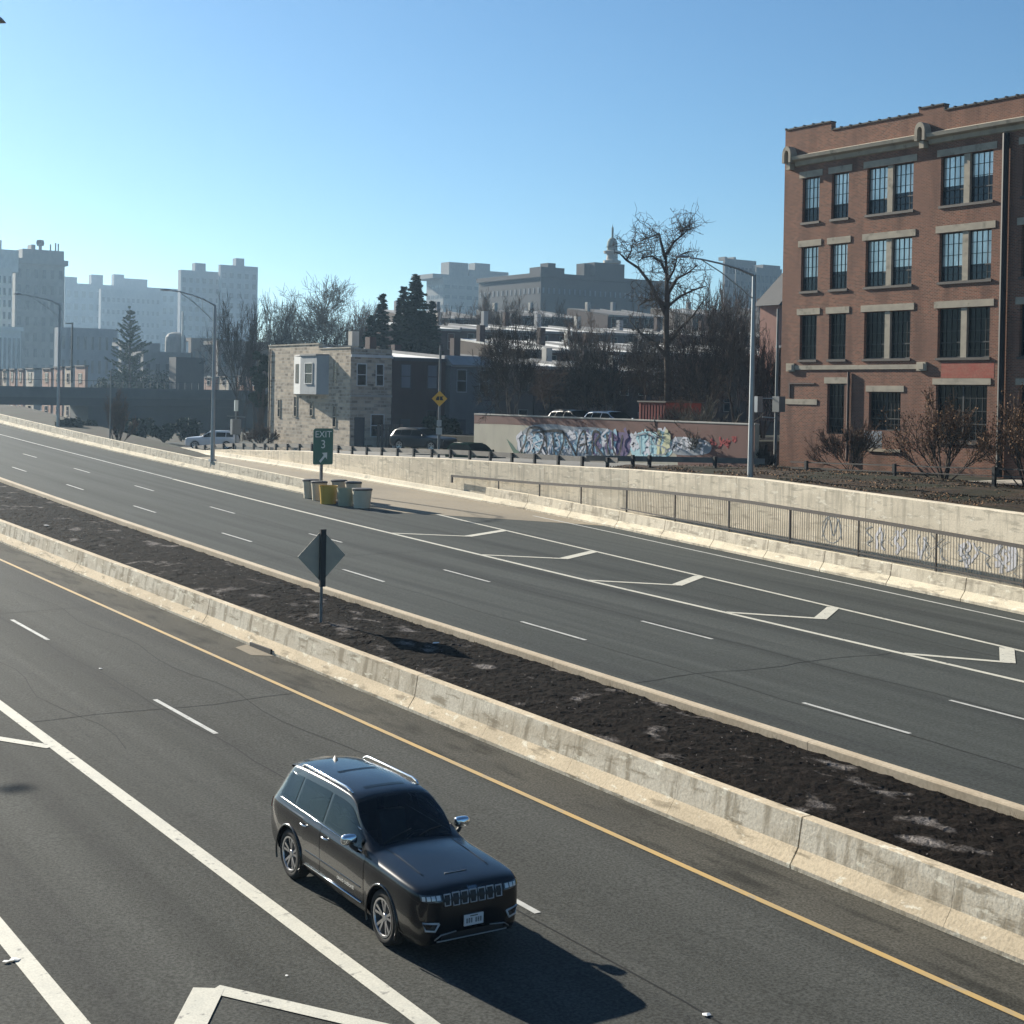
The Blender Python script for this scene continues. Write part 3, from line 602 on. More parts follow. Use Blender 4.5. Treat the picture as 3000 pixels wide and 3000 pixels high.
class Body:
    def __init__(s, st, sc=(1, 1, 1), rear=1): s.st = [((x if x > -1.62 else -1.62+(x+1.62)*rear)*sc[0], [(y*sc[1], z*sc[2]) for y, z in p]) for x, p in st][::-1]
    def prof(s, i, v):
        p = s.st[i][1]; k = min(int(v), 9); t = v-k
        a, b, c, d = p[max(k-1, 0)], p[k], p[k+1], p[min(k+2, 10)]
        if k == 0: a = (-p[1][0], p[1][1])
        if k == 9: d = (-p[9][0], p[9][1])
        if k <= 1: return (lerp(b[0], c[0], t), lerp(b[1], c[1], t))
        return (cr(a[0], b[0], c[0], d[0], t), cr(a[1], b[1], c[1], d[1], t))
    def at(s, x, v):
        st = s.st; x = clamp(x, st[0][0], st[-1][0])
        i = 0
        while i < len(st)-2 and st[i+1][0] < x: i += 1
        x1, x2 = st[i][0], st[i+1][0]; t = (x-x1)/(x2-x1)
        P = [s.prof(max(0, min(len(st)-1, j)), v) for j in (i-1, i, i+1, i+2)]
        X = [st[max(0, min(len(st)-1, j))][0] for j in (i-1, i, i+1, i+2)]
        out = []
        for k in (0, 1):
            b, c = P[1][k], P[2][k]; sl = (c-b)/(x2-x1)
            def tang(p0, p1, p2, xa, xb, xc):
                if xb-xa < 1e-6 or xc-xb < 1e-6: return sl
                s1, s2 = (p1-p0)/(xb-xa), (p2-p1)/(xc-xb)
                return 0 if s1*s2 <= 0 else 2*s1*s2/(s1+s2)
            m1 = tang(P[0][k], b, c, X[0], x1, x2); m2 = tang(b, c, P[3][k], x1, x2, X[3]); h = x2-x1
            out.append((2*t**3-3*t*t+1)*b+(t**3-2*t*t+t)*h*m1+(-2*t**3+3*t*t)*c+(t**3-t*t)*h*m2)
        return out
    def p(s, x, v, side, off=0):
        y, z = s.at(x, v)
        if off:
            e = .01; y1, z1 = s.at(x, min(v+e*5, 10)); y0, z0 = s.at(x, max(v-e*5, 0)); ya, za = s.at(x+e, v); yb, zb_ = s.at(x-e, v)
            tv = Vector((0, y1-y0, z1-z0)); tx = Vector((2*e, ya-yb, za-zb_)); n = tx.cross(tv)
            if n.length > 1e-9: n.normalize()
            if n.y*y+n.z*.5 < 0: n = -n
            return Vector((x+n.x*off, (y+n.y*off)*side, z+n.z*off))
        return Vector((x, y*side, z))
def grid(mb, rows):
    n = len(rows[0]); mb.add([p for r_ in rows for p in r_], [(j*n+i, j*n+i+1, (j+1)*n+i+1, (j+1)*n+i) for j in range(len(rows)-1) for i in range(n-1)])
def car_mats(paint):
    return dict(paint=paint, glass=M['car_glass'], chrome=M['chrome'], black=M['car_black'], tyre=M['tyre'])
M['car_paint'] = mat('black metallic car paint', (.0022, .003, .0048), rough=.25, coat=.55, spec=.30)
M['car_white'] = mat('white car paint', (.62, .63, .64), rough=.3, coat=.6)
M['car_grey'] = mat('dark grey car paint', (.012, .014, .016), rough=.35, coat=.25, spec=.2)
M['car_silver'] = mat('silver car paint', (.38, .40, .42), rough=.3, metal=.4, coat=.6)
M['car_green'] = mat('dark green car paint', (.006, .016, .013), rough=1, coat=0, spec=0)
M['car_glass'] = mat('tinted car glass', (.003, .0035, .0035), rough=.05, spec=.09)
M['dull_glass'] = mat('dusty dark car glass', (.008, .010, .011), rough=1, spec=0)
M['car_glass2'] = mat('windscreen glass', (.003, .006, .011), rough=.05, spec=.35)
M['chrome'] = mat('chrome', (.72, .74, .76), rough=.12, metal=1)
M['rim'] = mat('machined wheel alloy', (.50, .50, .51), rough=.28, metal=.9)
M['car_black'] = mat('black plastic', (.010, .010, .011), rough=.55)
M['tyre'] = mat('tyre rubber', (.020, .019, .018), (.030, .028, .026), (9, 9, 9), .85, obj=True, spec=.25)
M['satin'] = mat('satin chrome', (.50, .51, .52), rough=.32, metal=.35)
M['lens'] = mat('clear lamp lens', (.55, .56, .56), rough=.08, spec=.9)
M['lens_dark'] = mat('smoked lamp housing', (.06, .065, .07), rough=.08, spec=.9)
M['lens_red'] = mat('red tail lamp', (.35, .01, .012), rough=.12)
M['lens_amber'] = mat('amber marker', (.32, .22, .05), rough=.2)
M['plate'] = mat('white number plate', (.55, .55, .56), rough=.5)

def tint_glass(name, t, rough=.02):
    m = bpy.data.materials.new(name); m.use_nodes = True; n = m.node_tree; N = n.nodes; N.remove(N['Principled BSDF']); o = N['Material Output']
    tr = N.new('ShaderNodeBsdfTransparent'); tr.inputs[0].default_value = (*t, 1); gl = N.new('ShaderNodeBsdfGlossy'); gl.inputs['Roughness'].default_value = rough; gl.inputs[0].default_value = (.9, .95, 1, 1)
    f = N.new('ShaderNodeFresnel'); f.inputs[0].default_value = 1.38; x = N.new('ShaderNodeMixShader')
    n.links.new(f.outputs[0], x.inputs[0]); n.links.new(tr.outputs[0], x.inputs[1]); n.links.new(gl.outputs[0], x.inputs[2]); n.links.new(x.outputs[0], o.inputs[0]); return m
M['screen'] = tint_glass('clear windscreen', (.46, .56, .60)); M['privacy'] = tint_glass('privacy glass', (.13, .14, .14))
M['leather'] = mat('dark seat leather', (.05, .047, .044), (.07, .066, .06), (6, 6, 6), .6, obj=True); M['dash'] = mat('dashboard', (.018, .018, .02), rough=.6); M['liner'] = mat('grey headlining', (.20, .195, .185), rough=.9)
def make_suv(label, loc, rz, paint, full=True, sc=(1, 1, 1), group=None, name='suv', glass=None):
    B = Body(ST_SUV, sc, .80 if full else 1); root = thing(name, label, 'car', loc, rz, group)
    gl_ = glass or (M['car_glass'] if full else M['dull_glass'])
    def out(mb, nm, m, par=None, smooth=True):
        o = mb.build(nm, m, None, smooth=smooth, world=False, fix=True); o.parent = par or root; return o
    xs_ = sorted(set([s[0] for s in B.st]+[lerp(a[0], b[0], t) for a, b in zip(B.st, B.st[1:]) for t in ((.25, .5, .75) if full else (.5,))]))
    vs_ = frange(0, 10, .25 if full else .5)
    rows = []
    for x in xs_:
        half = [B.p(x, v, 1) for v in vs_]
        rows.append([Vector((p.x, p.y, p.z)) for p in half]+[Vector((p.x, -p.y, p.z)) for p in half[-2:0:-1]])
    mb = MB(); n = len(rows[0]); vv = [p for r_ in rows for p in r_]
    fs = [(j*n+i, j*n+(i+1) % n, (j+1)*n+(i+1) % n, (j+1)*n+i) for j in range(len(rows)-1) for i in range(n)]
    fs += [tuple(range(n)), tuple((len(rows)-1)*n+k for k in range(n-1, -1, -1))]
    mb.add(vv, fs); body = out(mb, 'body', paint)
    WB, RW = 1.4575*sc[0], .385*(sc[2] if sc[2] < 1 else 1)
    cut = MB()
    for x in (WB, -WB):
        for sd_ in (1, -1): cut.lathe([(RW+.055, sd_*.60), (RW+.055, sd_*1.2)], (x, 0, RW), 40, 'y')
    me = bpy.data.meshes.new('c'); me.from_pydata(cut.v, [], cut.f); co = bpy.data.objects.new('c', me); COL.objects.link(co)
    bm = bmesh.new(); bm.from_mesh(me); bmesh.ops.recalc_face_normals(bm, faces=bm.faces); bm.to_mesh(me); bm.free()
    md = body.modifiers.new('b', 'BOOLEAN'); md.operation = 'DIFFERENCE'; md.object = co; md.solver = 'EXACT'
    bpy.context.view_layer.update()
    # bake in local space: body has a parent transform, so evaluate with the parent at the origin
    keep = (root.location.copy(), root.rotation_euler.copy()); root.location = (0, 0, 0); root.rotation_euler = (0, 0, 0); bpy.context.view_layer.update()
    nm_ = bpy.data.meshes.new_from_object(body.evaluated_get(bpy.context.evaluated_depsgraph_get()))
    body.modifiers.clear(); old = body.data; body.data = nm_; bpy.data.meshes.remove(old); nm_.name = 'body'
    bpy.data.objects.remove(co); root.location, root.rotation_euler = keep
    for p in nm_.polygons: p.use_smooth = True
    bm = bmesh.new(); bm.from_mesh(nm_)
    if full:                                   # cut the window openings out of the shell
        vv_ = frange(5.6, 10, .06); kill = []
        for f in bm.faces:
            c = f.calc_center_median()
            if c.z < 1.05 or not -1.95 < c.x < .96*sc[0]: continue
            v = min(vv_, key=lambda q: (B.at(c.x, q)[0]-abs(c.y))**2+(B.at(c.x, q)[1]-c.z)**2)
            if (.21*sc[0] < c.x < .91*sc[0] and v > 7.85) or (6.2 < v < 6.85 and any(b < c.x/sc[0] < a for a, b in ((.66, -.36), (-.51, -1.32), (-1.46, -1.86)))): kill.append(f)
        bmesh.ops.delete(bm, geom=kill, context='FACES')
    for e in bm.edges:
        if len(e.link_faces) == 2 and e.calc_face_angle(0) > R(38): e.smooth = False
    bm.to_mesh(nm_); bm.free()
    # glass
    def patch(x0, x1, v0, v1, sides, off, nx=10, nv=6):
        mb = MB()
        for sd_ in sides: grid(mb, [[B.p(lerp(x0, x1, i/nx), lerp(v0, v1, j/nv), sd_, off) for j in range(nv+1)] for i in range(nx+1)])
        return mb
    s0 = sc[0]
    for sd_ in (1, -1):
        for a, b in ((.74, -.40), (-.47, -1.36), (-1.42, -1.94 if full else -2.04)):
            out(patch(a*s0, b*s0, 6.10, 6.96, (sd_,), .005), 'side_window', M['privacy'] if full else gl_)
        if full:
            mb = MB(); mb.tube([B.p(x, 7.04, sd_, .008) for x in frange(.60, -1.98, .12)], .010, 5); mb.tube([B.p(x, 6.03, sd_, .008) for x in frange(.82, -2.0, .12)], .009, 5)
            out(mb, 'window_trim', M['chrome'])
    nx = 12; mb = MB()
    grid(mb, [[B.p(lerp(.955*s0, .17*s0, i/nx), 7.72+2.28*j/8, -1, .007) for j in range(9)]+[B.p(lerp(.955*s0, .17*s0, i/nx), 10-2.28*j/8, 1, .007) for j in range(1, 9)] for i in range(nx+1)])
    out(mb, 'windscreen', M['screen'] if full else gl_)
    mb = MB()
    grid(mb, [[B.p(lerp(-2.13*s0, -2.32*s0, i/4), 7.5+2.5*j/6, -1, .006) for j in range(7)]+[B.p(lerp(-2.13*s0, -2.32*s0, i/4), 10-2.5*j/6, 1, .006) for j in range(1, 7)] for i in range(5)])
    out(mb, 'rear_window', gl_)
    for sd_ in (1, -1):
        mb = MB(); rows = [[B.p(x, v, sd_, .007) for v in frange(4.3, 5.8, .3)] for x in frange(B.st[2][0], B.st[0][0]+.02, .04)]
        grid(mb, rows); out(mb, 'tail_light', M['lens_red'])
    # wheels
    for x in (WB, -WB):
        for sd_ in (1, -1):
            yo = .945*sc[1]; mb = MB()
            mb.lathe([(.255, yo-.03), (.275, yo-.008), (.33, yo+.004), (.365, yo-.012), (RW, yo-.05), (RW, yo-.20), (.36, yo-.245), (.255, yo-.245)], (0, 0, 0), 36, 'y', cap=False)
            mb.v = [(a, b*sd_, c) for a, b, c in mb.v]
            wh = out(mb, 'wheel', M['tyre']); wh.location = (x, 0, RW)
            mb = MB(); mb.lathe([(0, yo-.10), (.256, yo-.10)], (0, 0, 0), 30, 'y', cap=False); mb.v = [(a, b*sd_, c) for a, b, c in mb.v]
            out(mb, 'wheel_well', M['car_black'], wh)
            mb = MB(); mb.lathe([(.258, yo-.09), (.258, yo-.018), (.270, yo-.002), (.245, yo-.004), (.238, yo-.02), (.238, yo-.09)], (0, 0, 0), 36, 'y', cap=False)
            mb.lathe([(0, yo-.030), (.05, yo-.030), (.065, yo-.05), (.065, yo-.09)], (0, 0, 0), 20, 'y', cap=False)
            for k in range(5):
                for dq in (-.17, .17):
                    q = 2*math.pi*k/5+.3; c0, c1 = q+dq*.55, q+dq*1.25
                    pa = Vector((math.cos(c0)*.05, 0, math.sin(c0)*.05)); pb = Vector((math.cos(c1)*.245, 0, math.sin(c1)*.245)); nn = Vector((-math.sin(q), 0, math.cos(q)))
                    w0, w1 = .017, .022
                    mb.add([(p.x+nn.x*s_*ww, yy, p.z+nn.z*s_*ww) for p, ww, y1 in ((pa, w0, yo-.034), (pb, w1, yo-.014)) for s_, yy in ((-1, y1-.045), (-1, y1), (1, y1), (1, y1-.045))],
                           [(0, 1, 5, 4), (1, 2, 6, 5), (2, 3, 7, 6), (3, 0, 4, 7)])
            mb.v = [(a, b*sd_, c) for a, b, c in mb.v]
            out(mb, 'rim', M['rim'], wh, smooth=False)
            if full:
                mb = MB(); arc = []; prof = [(RW+.050, .955), (RW+.050, .980), (RW+.066, .984), (RW+.082, .970), (RW+.084, .945)]
                rows = []
                for q in frange(-22, 202, 9):
                    q = R(q); row = []
                    for rr, yy in prof:
                        row.append((math.cos(q)*rr+x, yy*sd_*sc[1], RW+math.sin(q)*rr))
                    rows.append(row)
                grid(mb, rows); out(mb, 'wheel_arch', paint)
    if not full:
        for sd_ in (1, -1):
            mb = MB(); grid(mb, [[B.p(x, v, sd_, .008) for v in frange(4.6, 5.9, .3)] for x in frange(2.40*s0, 2.14*s0, .06)]); out(mb, 'headlight', M['lens'])
            mb = MB(); c = B.p(.70*s0, 6.2, sd_, .08); mb.lathe([(.02, -.06), (.075, -.04), (.085, .02), (.05, .06)], (c.x, 0, 0), 10, 'y')
            mb.v = [(a, c.y+b, c.z+cc) for a, b, cc in mb.v]; out(mb, 'mirror', paint)
        for sd_ in (1, -1):
            mb = MB(); mb.tube([B.p(x, 8.1, sd_, .03) for x in frange(0, -1.8*s0, .3)], .018, 5); out(mb, 'roof_rail', M['car_black'])
        return root
    # ---- full detail
    W_ = sc[1]
    mb = MB(); mb.add([(x, y*W_, z) for x, z in ((.98, .98), (.90, 1.10), (.62, 1.09), (.50, .98), (.50, .60), (.98, .60)) for y in (-.84, .84)], [(0, 2, 3, 1), (2, 4, 5, 3), (4, 6, 7, 5), (6, 8, 9, 7)]); out(mb, 'dashboard', M['dash'], smooth=False)
    for xs0 in (-.10, -1.05):
        for y0 in (-.37, .37):
            mb = MB(); mb.box(xs0-.30, xs0+.24, (y0-.25)*W_, (y0+.25)*W_, .52, .68)
            mb.add([(xs0+dx, (y0+dy)*W_, z) for dx, z in ((-.26, .66), (-.12, .66), (-.30, 1.22), (-.42, 1.22)) for dy in (-.25, .25)], [(0, 2, 3, 1), (2, 4, 5, 3), (4, 6, 7, 5), (6, 0, 1, 7), (0, 6, 4, 2), (1, 3, 5, 7)])
            mb.box(xs0-.43, xs0-.32, (y0-.13)*W_, (y0+.13)*W_, 1.26, 1.44); out(mb, 'seat', M['leather'], smooth=False)
    mb = MB(); mb.tube([(.36+.10*math.sin(a), .37*W_+.185*math.cos(a), .98+.16*math.sin(a)) for a in [2*math.pi*k/16 for k in range(17)]], .018, 6); out(mb, 'steering_wheel', M['dash'])
    mb = MB(); grid(mb, [[(x, y*W_, 1.63-.06*(y/.55)**2) for y in frange(-.55, .55, .22)] for x in (-.05, -.9, -1.7)]); out(mb, 'headlining', M['liner'])
    mb = MB(); mb.box(-1.9, .9, -.80*W_, .80*W_, .44, .50); out(mb, 'cabin_floor', M['dash'], smooth=False)
    bm = bmesh.new(); bm.from_mesh(nm_); bvh = BVHTree.FromBMesh(bm); bm.free()
    def front(y, z, off=.006):
        y = y*sc[1]; h = bvh.ray_cast(Vector((4, y, z)), Vector((-1, 0, 0))); return (h[0]+Vector((1, 0, 0))*off) if h[0] else Vector((2.2, y, z))
    def side(x, z, sd_, off=.005):
        h = bvh.ray_cast(Vector((x, 2*sd_, z)), Vector((0, -sd_, 0))); return (h[0]+Vector((0, sd_, 0))*off) if h[0] else Vector((x, .95*sd_, z))
    # doors as panels with shut lines
    for sd_ in (1, -1):
        for nm_d, xa, xb, hx in (('door', .98, -.445, -.26), ('door', -.46, -1.06, -1.0)):
            mb = MB()
            grid(mb, [[B.p(lerp(xa, xb, i/10), lerp(2.1, 5.97, j/10), sd_, .0045) for j in range(11)] for i in range(11)])
            d = out(mb, nm_d, paint)
            mb = MB(); pts = [side(hx+dx, .995, sd_, oo) for dx, oo in ((.10, .01), (.07, .035), (0, .042), (-.07, .035), (-.10, .01))]
            mb.tube(pts, .014, 6); out(mb, 'door_handle', M['chrome'], d)
        mb = MB(); mb.tube([side(x, .405, sd_, .012) for x in frange(.93, -.95, .1)], .015, 6); out(mb, 'sill_trim', M['chrome'])
        mb = MB(); rows = [[side(x, z, sd_, o_) for z, o_ in ((.60, .004), (.615, .017), (.63, .004))] for x in frange(.9, -.95, .1)]; grid(mb, rows); out(mb, 'side_moulding', paint)
        mb = MB(); mb.tube([B.p(x, 8.05, sd_, o_) for x, o_ in [(.0, .005), (-.06, .035)]+[(x, .048) for x in frange(-.2, -1.6, .15)]+[(-1.72, .03), (-1.78, .005)]], .017, 8); out(mb, 'roof_rail', M['chrome'])
        # mirror
        c = Vector((.66, 1.055*sd_*sc[1], 1.25)); mb = MB()
        rows = []
        for i in range(9):
            t = i/8; xx = .075*math.cos(math.pi*t); rr = math.sin(math.pi*t)**.55
            rows.append([(c.x+xx+.012, c.y+.125*rr*math.copysign(abs(math.cos(q))**.6, math.cos(q)), c.z+.078*rr*math.copysign(abs(math.sin(q))**.6, math.sin(q))) for q in [2*math.pi*k/20 for k in range(21)]])
        grid(mb, rows); mi = out(mb, 'mirror', M['chrome'])
        mb = MB(); mb.tube([(.70, .92*sd_*sc[1], 1.09), (.68, 1.0*sd_*sc[1], 1.14), (.66, 1.05*sd_*sc[1], 1.20)], [.035, .03, .03], 8); out(mb, 'mirror_stalk', M['car_black'], mi)
        # lamps
        mb = MB(); rows = []
        for i in range(13):
            t = i/12; y = lerp(.555, .865, t); row = []
            for j in range(5):
                zt_ = lerp(.955, .975, t); zb_ = lerp(.88, .90, t)+.03*math.sin(t*math.pi)*-.6
                row.append(front(y*sd_, lerp(zb_, zt_, j/4), .010))
            rows.append(row)
        grid(mb, rows); hl = out(mb, 'headlight', M['lens_dark'])
        for y0, y1, nm2, m2 in ((.575, .64, 'lamp_lens', M['lens']), (.66, .72, 'lamp_lens', M['lens']), (.735, .79, 'lamp_lens', M['lens']), (.81, .85, 'marker_lens', M['lens_amber'] if sd_ > 0 else M['lens'])):
            mb = MB(); grid(mb, [[front(lerp(y0, y1, i/4)*sd_, lerp(.898, .955, j/4), .016) for j in range(5)] for i in range(5)]); out(mb, nm2, m2, hl)
        # fog lamp bezel
        pts = [(.60, .585), (.84, .60), (.80, .50), (.66, .485)]
        mb = MB(); mb.tube([front(a*sd_, b, .012) for a, b in pts+[pts[0]]], .014, 6); fg = out(mb, 'fog_lamp', M['satin'])
        mb = MB(); mb.add([front(a*sd_, b, .008) for a, b in pts], [(0, 1, 2, 3)]); out(mb, 'fog_lens', M['car_black'], fg)
    gr_ = MB(); grid(gr_, [[front(lerp(-.53, .53, i/20), lerp(.80, .960, j/4), .004) for j in range(5)] for i in range(21)]); gr = out(gr_, 'grille', M['car_black'])
    for k in range(7):
        yc = (k-3)*.152
        pts = [(yc-.058, .960), (yc+.058, .960), (yc+.052, .80), (yc-.052, .80)]
        if abs(k-3) == 3: pts = [(yc-.052, .952), (yc+.052, .952), (yc+.046, .812), (yc-.046, .812)]
        mb = MB(); q = pts+[pts[0], pts[1]]
        mb.tube([front(a, b, .014) for a, b in q], .0115, 6); out(mb, 'grille_ring', M['satin'], gr)
    mb = MB(); mb.tube([front(y, z, .012) for y, z in [(-.66, .36), (-.56, .425), (-.3, .445)]], .009, 5); mb.tube([front(y, z, .012) for y, z in [(.3, .445), (.56, .425), (.66, .36)]], .009, 5)
    mb.tube([front(y, .335, .014) for y in frange(-.62, .62, .1)], .010, 5); out(mb, 'bumper_trim', M['galv'])
    mb = MB(); grid(mb, [[front(lerp(-.55, .55, i/14), lerp(.35, .43, j/3), .005) for j in range(4)] for i in range(15)]); out(mb, 'lower_grille', M['car_black'])
    xp = front(0, .56).x+.015
    mb = MB(); mb.box(xp-.01, xp+.006, -.152, .152, .49, .64); pl_ = out(mb, 'number_plate', M['plate'], smooth=False)
    mb = MB(); random.seed(3)
    for k in range(7):
        if k == 3: continue
        y0 = -.118+k*.036; mb.box(xp+.0062, xp+.008, y0, y0+.008, .525, .590); mb.box(xp+.0062, xp+.008, y0+.014, y0+.021, .525, .590); zc = random.choice((.525, .555, .582)); mb.box(xp+.0064, xp+.0081, y0+.001, y0+.02, zc, zc+.008)
    mb.box(xp+.0062, xp+.008, -.06, .06, .612, .624)
    out(mb, 'plate_lettering', M['car_grey'], pl_, smooth=False)
    vs, fs = text_mesh('Jeep', .085, .003); mb = MB(); c = front(0, .990, .010); c2 = front(0, 1.008, .010); tv = (c2-c).normalized()
    mb.add([tuple(c+Vector((0, 1, 0))*a*1.0+tv*b+Vector((.9, 0, .4))*d) for a, b, d in vs], fs); out(mb, 'badge', M['chrome'], smooth=False)
    for sd_ in (1, -1):
        vs, fs = text_mesh('GRAND CHEROKEE', .062, .002); mb = MB()
        mb.add([tuple(side(.42-sd_*a if sd_ > 0 else .42+a, .535+b, sd_, .007+d)) for a, b, d in vs], fs); out(mb, 'badge', M['chrome'], smooth=False)
    # bonnet lines, wipers, aerial, spoiler
    for sd_ in (1, -1): mb = MB(); mb.tube([B.p(x, 7.9, sd_, .003) for x in frange(1.05, 2.1, .1)], .006, 5); out(mb, 'bonnet_crease', paint)
    mb = MB(); mb.tube([B.p(2.16, 9.1+.9*t, -1, .006) for t in (0, .5, 1)]+[B.p(2.16, 9.5, 1, .006)], .006, 5); out(mb, 'bonnet_trim', M['galv'])
    for y0 in (-.62, .05):
        mb = MB(); mb.tube([B.p(.98, 10-abs(y0)/.6*1.9, -1 if y0 < 0 else 1, .018), B.p(.90, 10-abs(y0+.30)/.6*1.5, -1 if y0+.3 < 0 else 1, .02), B.p(.85, 10-abs(y0+.58)/.6*1.5, -1 if y0+.58 < 0 else 1, .016)], .008, 5); out(mb, 'wiper', M['car_black'])
    mb = MB(); mb.add([(-1.62, -.025, 1.715), (-1.62, .025, 1.715), (-1.78, .03, 1.70), (-1.78, -.03, 1.70), (-1.74, 0, 1.79)], [(0, 1, 4), (1, 2, 4), (2, 3, 4), (3, 0, 4)]); out(mb, 'aerial', M['car_black'])
    mb = MB(); rows = [[(x, y, z+dz) for x, z in ((-1.90, 1.705-.09*(abs(y)/.62)**2), (-2.16, 1.675-.09*(abs(y)/.62)**2), (-2.18, 1.65-.09*(abs(y)/.62)**2), (-1.95, 1.62-.09*(abs(y)/.62)**2)) for dz in (0,)] for y in frange(-.54, .54, .09)]
    grid(mb, rows); out(mb, 'spoiler', paint)
    mb = MB(); grid(mb, [[B.p(x, 8.9+1.1*j/4, -1, .004) for j in range(5)]+[B.p(x, 10-1.1*j/4, 1, .004) for j in range(1, 5)] for x in frange(-.02, -1.0, .1)]); out(mb, 'sunroof', gl_)
    return root
CX, CY = 10.98, 19.73
suv = make_suv('black sport utility car driving towards the camera with chrome grille rings and roof rails', (CX, CY, zn(CY)+.002), R(-90), M['car_paint'], True, (1.06, .89, 1))
suv.rotation_euler = (0, -math.atan(.0207), R(-90.4))
suv.rotation_euler = (0, math.atan(.0207), R(-90.9))
# ------------------------------------------------------------------ signs, barrels, lamps, rails
# back of the diamond sign in the median
sx, sy = 19.5, 38.95; sz = mz(sx, sy)
t = thing('road_sign', 'diamond road sign seen from behind on a dark square post in the dark mulch median', 'road sign', (sx, sy, sz))
mb = MB(); mb.box(sx-.085, sx+.085, sy-.05, sy+.05, sz+1.02, sz+2.68); mb.build('post_sleeve', M['black'], t)
mb = MB(); mb.tube([(sx-.02, sy, sz-.3), (sx-.02, sy, sz+1.1)], .045, 8); mb.build('post', M['galv_dull'], t)
hc = sz+1.90; q = .76
mb = MB(); fn = lambda a, b, c: (sx+a, sy+.055+c, hc+b)
mb.prism([(q, 0), (0, q), (-q, 0), (0, -q)], .006, fn); pn = mb.build('panel', M['sign_back'], t)
mb = MB(); mb.box(sx-.5, sx+.5, sy+.045, sy+.054, hc-.03, hc+.03); mb.build('stiffener', M['sign_back'], pn)
pn.rotation_euler = (0, 0, 0)
# exit sign with its post, among the barrels
ex, ey = 37.75, 75.7; ez = zr(ey)
t = thing('exit_sign', 'green exit 3 sign with arrow on a steel post above the barrels', 'exit sign', (ex, ey, ez))
e0 = ony(918, 1403, ey); e1 = ony(975, 1361, ey); zb0 = ony(946, 1361, ey).z; zt0 = ony(946, 1255, ey).z; xa = ony(917, 1310, ey).x; xb = ony(975, 1310, ey).x
mb = MB(); mb.box(ex-.08, ex+.08, ey, ey+.1, ez-.2, zt0-.1); mb.build('post', M['galv_dull'], t)
xc, zc = (xa+xb)/2, (zb0+zt0)/2; hw, hh = (xb-xa)/2, (zt0-zb0)/2
mb = MB(); rr = .10; poly = []
for cx_, cy_, a0 in ((hw-rr, hh-rr, 0), (-hw+rr, hh-rr, 90), (-hw+rr, -hh+rr, 180), (hw-rr, -hh+rr, 270)):
    for k in range(5): a = R(a0+k*22.5); poly.append((cx_+rr*math.cos(a), cy_+rr*math.sin(a)))
mb.prism(poly, .02, lambda a, b, c: (xc+a, ey-.012-c, zc+b)); pn = mb.build('panel', M['sign_green'], t)
for txt, size, dz, sxx in (('EXIT', .52, .66, 1.0), ('3', .66, .10, 1.0)):
    vs, fs = text_mesh(txt, size*hh/1.02, .002); mb = MB(); mb.add([(xc+a*sxx*hw/.62, ey-.036-d, zc+dz*hh+b) for a, b, d in vs], fs); mb.build('lettering', M['sign_white'], pn, fix=False)
mb = MB(); A = [(-.34, -.96), (.06, -.56), (-.10, -.40), (.36, -.38), (.34, -.84), (.18, -.68), (-.22, -1.08)]
mb.prism([(a*hw*1.15+.0, b*hh*.82-.02) for a, b in A], .003, lambda a, b, c: (xc+a, ey-.034-c, zc+b)); mb.build('arrow', M['sign_white'], pn)
# crash barrels
def barrel(px, py, h, r, m, lab, dx=0, lid=True, tilt=0):
    d = ray(px, py); lo, hi = 10, 200
    for _ in range(50):
        k = (lo+hi)/2
        if EYE+d.z*k > zr(d.y*k): lo = k
        else: hi = k
    p = EYEV+d*lo; t = thing('crash_barrel', lab, 'barrel', (p.x, p.y+r, zr(p.y+r)), 0, 'sand barrels at the exit gore')
    mb = MB(); mb.lathe([(r*.80, 0), (r*.82, .02), (r*.90, h*.5), (r*.985, h*.93), (r*1.02, h*.93), (r*1.03, h*.97), (r*.99, h*.97), (r*.95, h*.9), (0, h*.9)], (0, 0, 0), 28)
    o = mb.build('drum', m, None, smooth=False, world=False); o.parent = t
    if lid:
        mb = MB(); mb.lathe([(r*1.04, h*.95), (r*1.05, h*1.03), (r*.9, h*1.06), (0, h*1.08)], (0, 0, 0), 28); o = mb.build('lid', M['lid_dark'], None, world=False); o.parent = t
    return t
barrel(921, 1462, 1.0, .46, M['bin_white'], 'white barrel at the left end of the group, beside the barrier nose')
barrel(945, 1468, 1.0, .44, M['bin_white'], 'white barrel squeezed behind the yellow barrel and below the exit sign post')
barrel(974, 1479, 1.02, .50, M['bin_yellow'], 'yellow sun struck barrel among white ones', lid=False)
barrel(1024, 1485, .98, .46, M['bin_olive'], 'greenish grey barrel between the yellow and the right white barrel', lid=False)
barrel(1074, 1491, .98, .52, M['bin_white'], 'white barrel with a dark lid at the right end of the group')
barrel(1003, 1462, .98, .45, M['bin_white'], 'dark lidded barrel mostly hidden behind the yellow barrel')
barrel(1046, 1468, .98, .46, M['bin_white'], 'dark lidded barrel hidden behind the greenish and right white barrels')
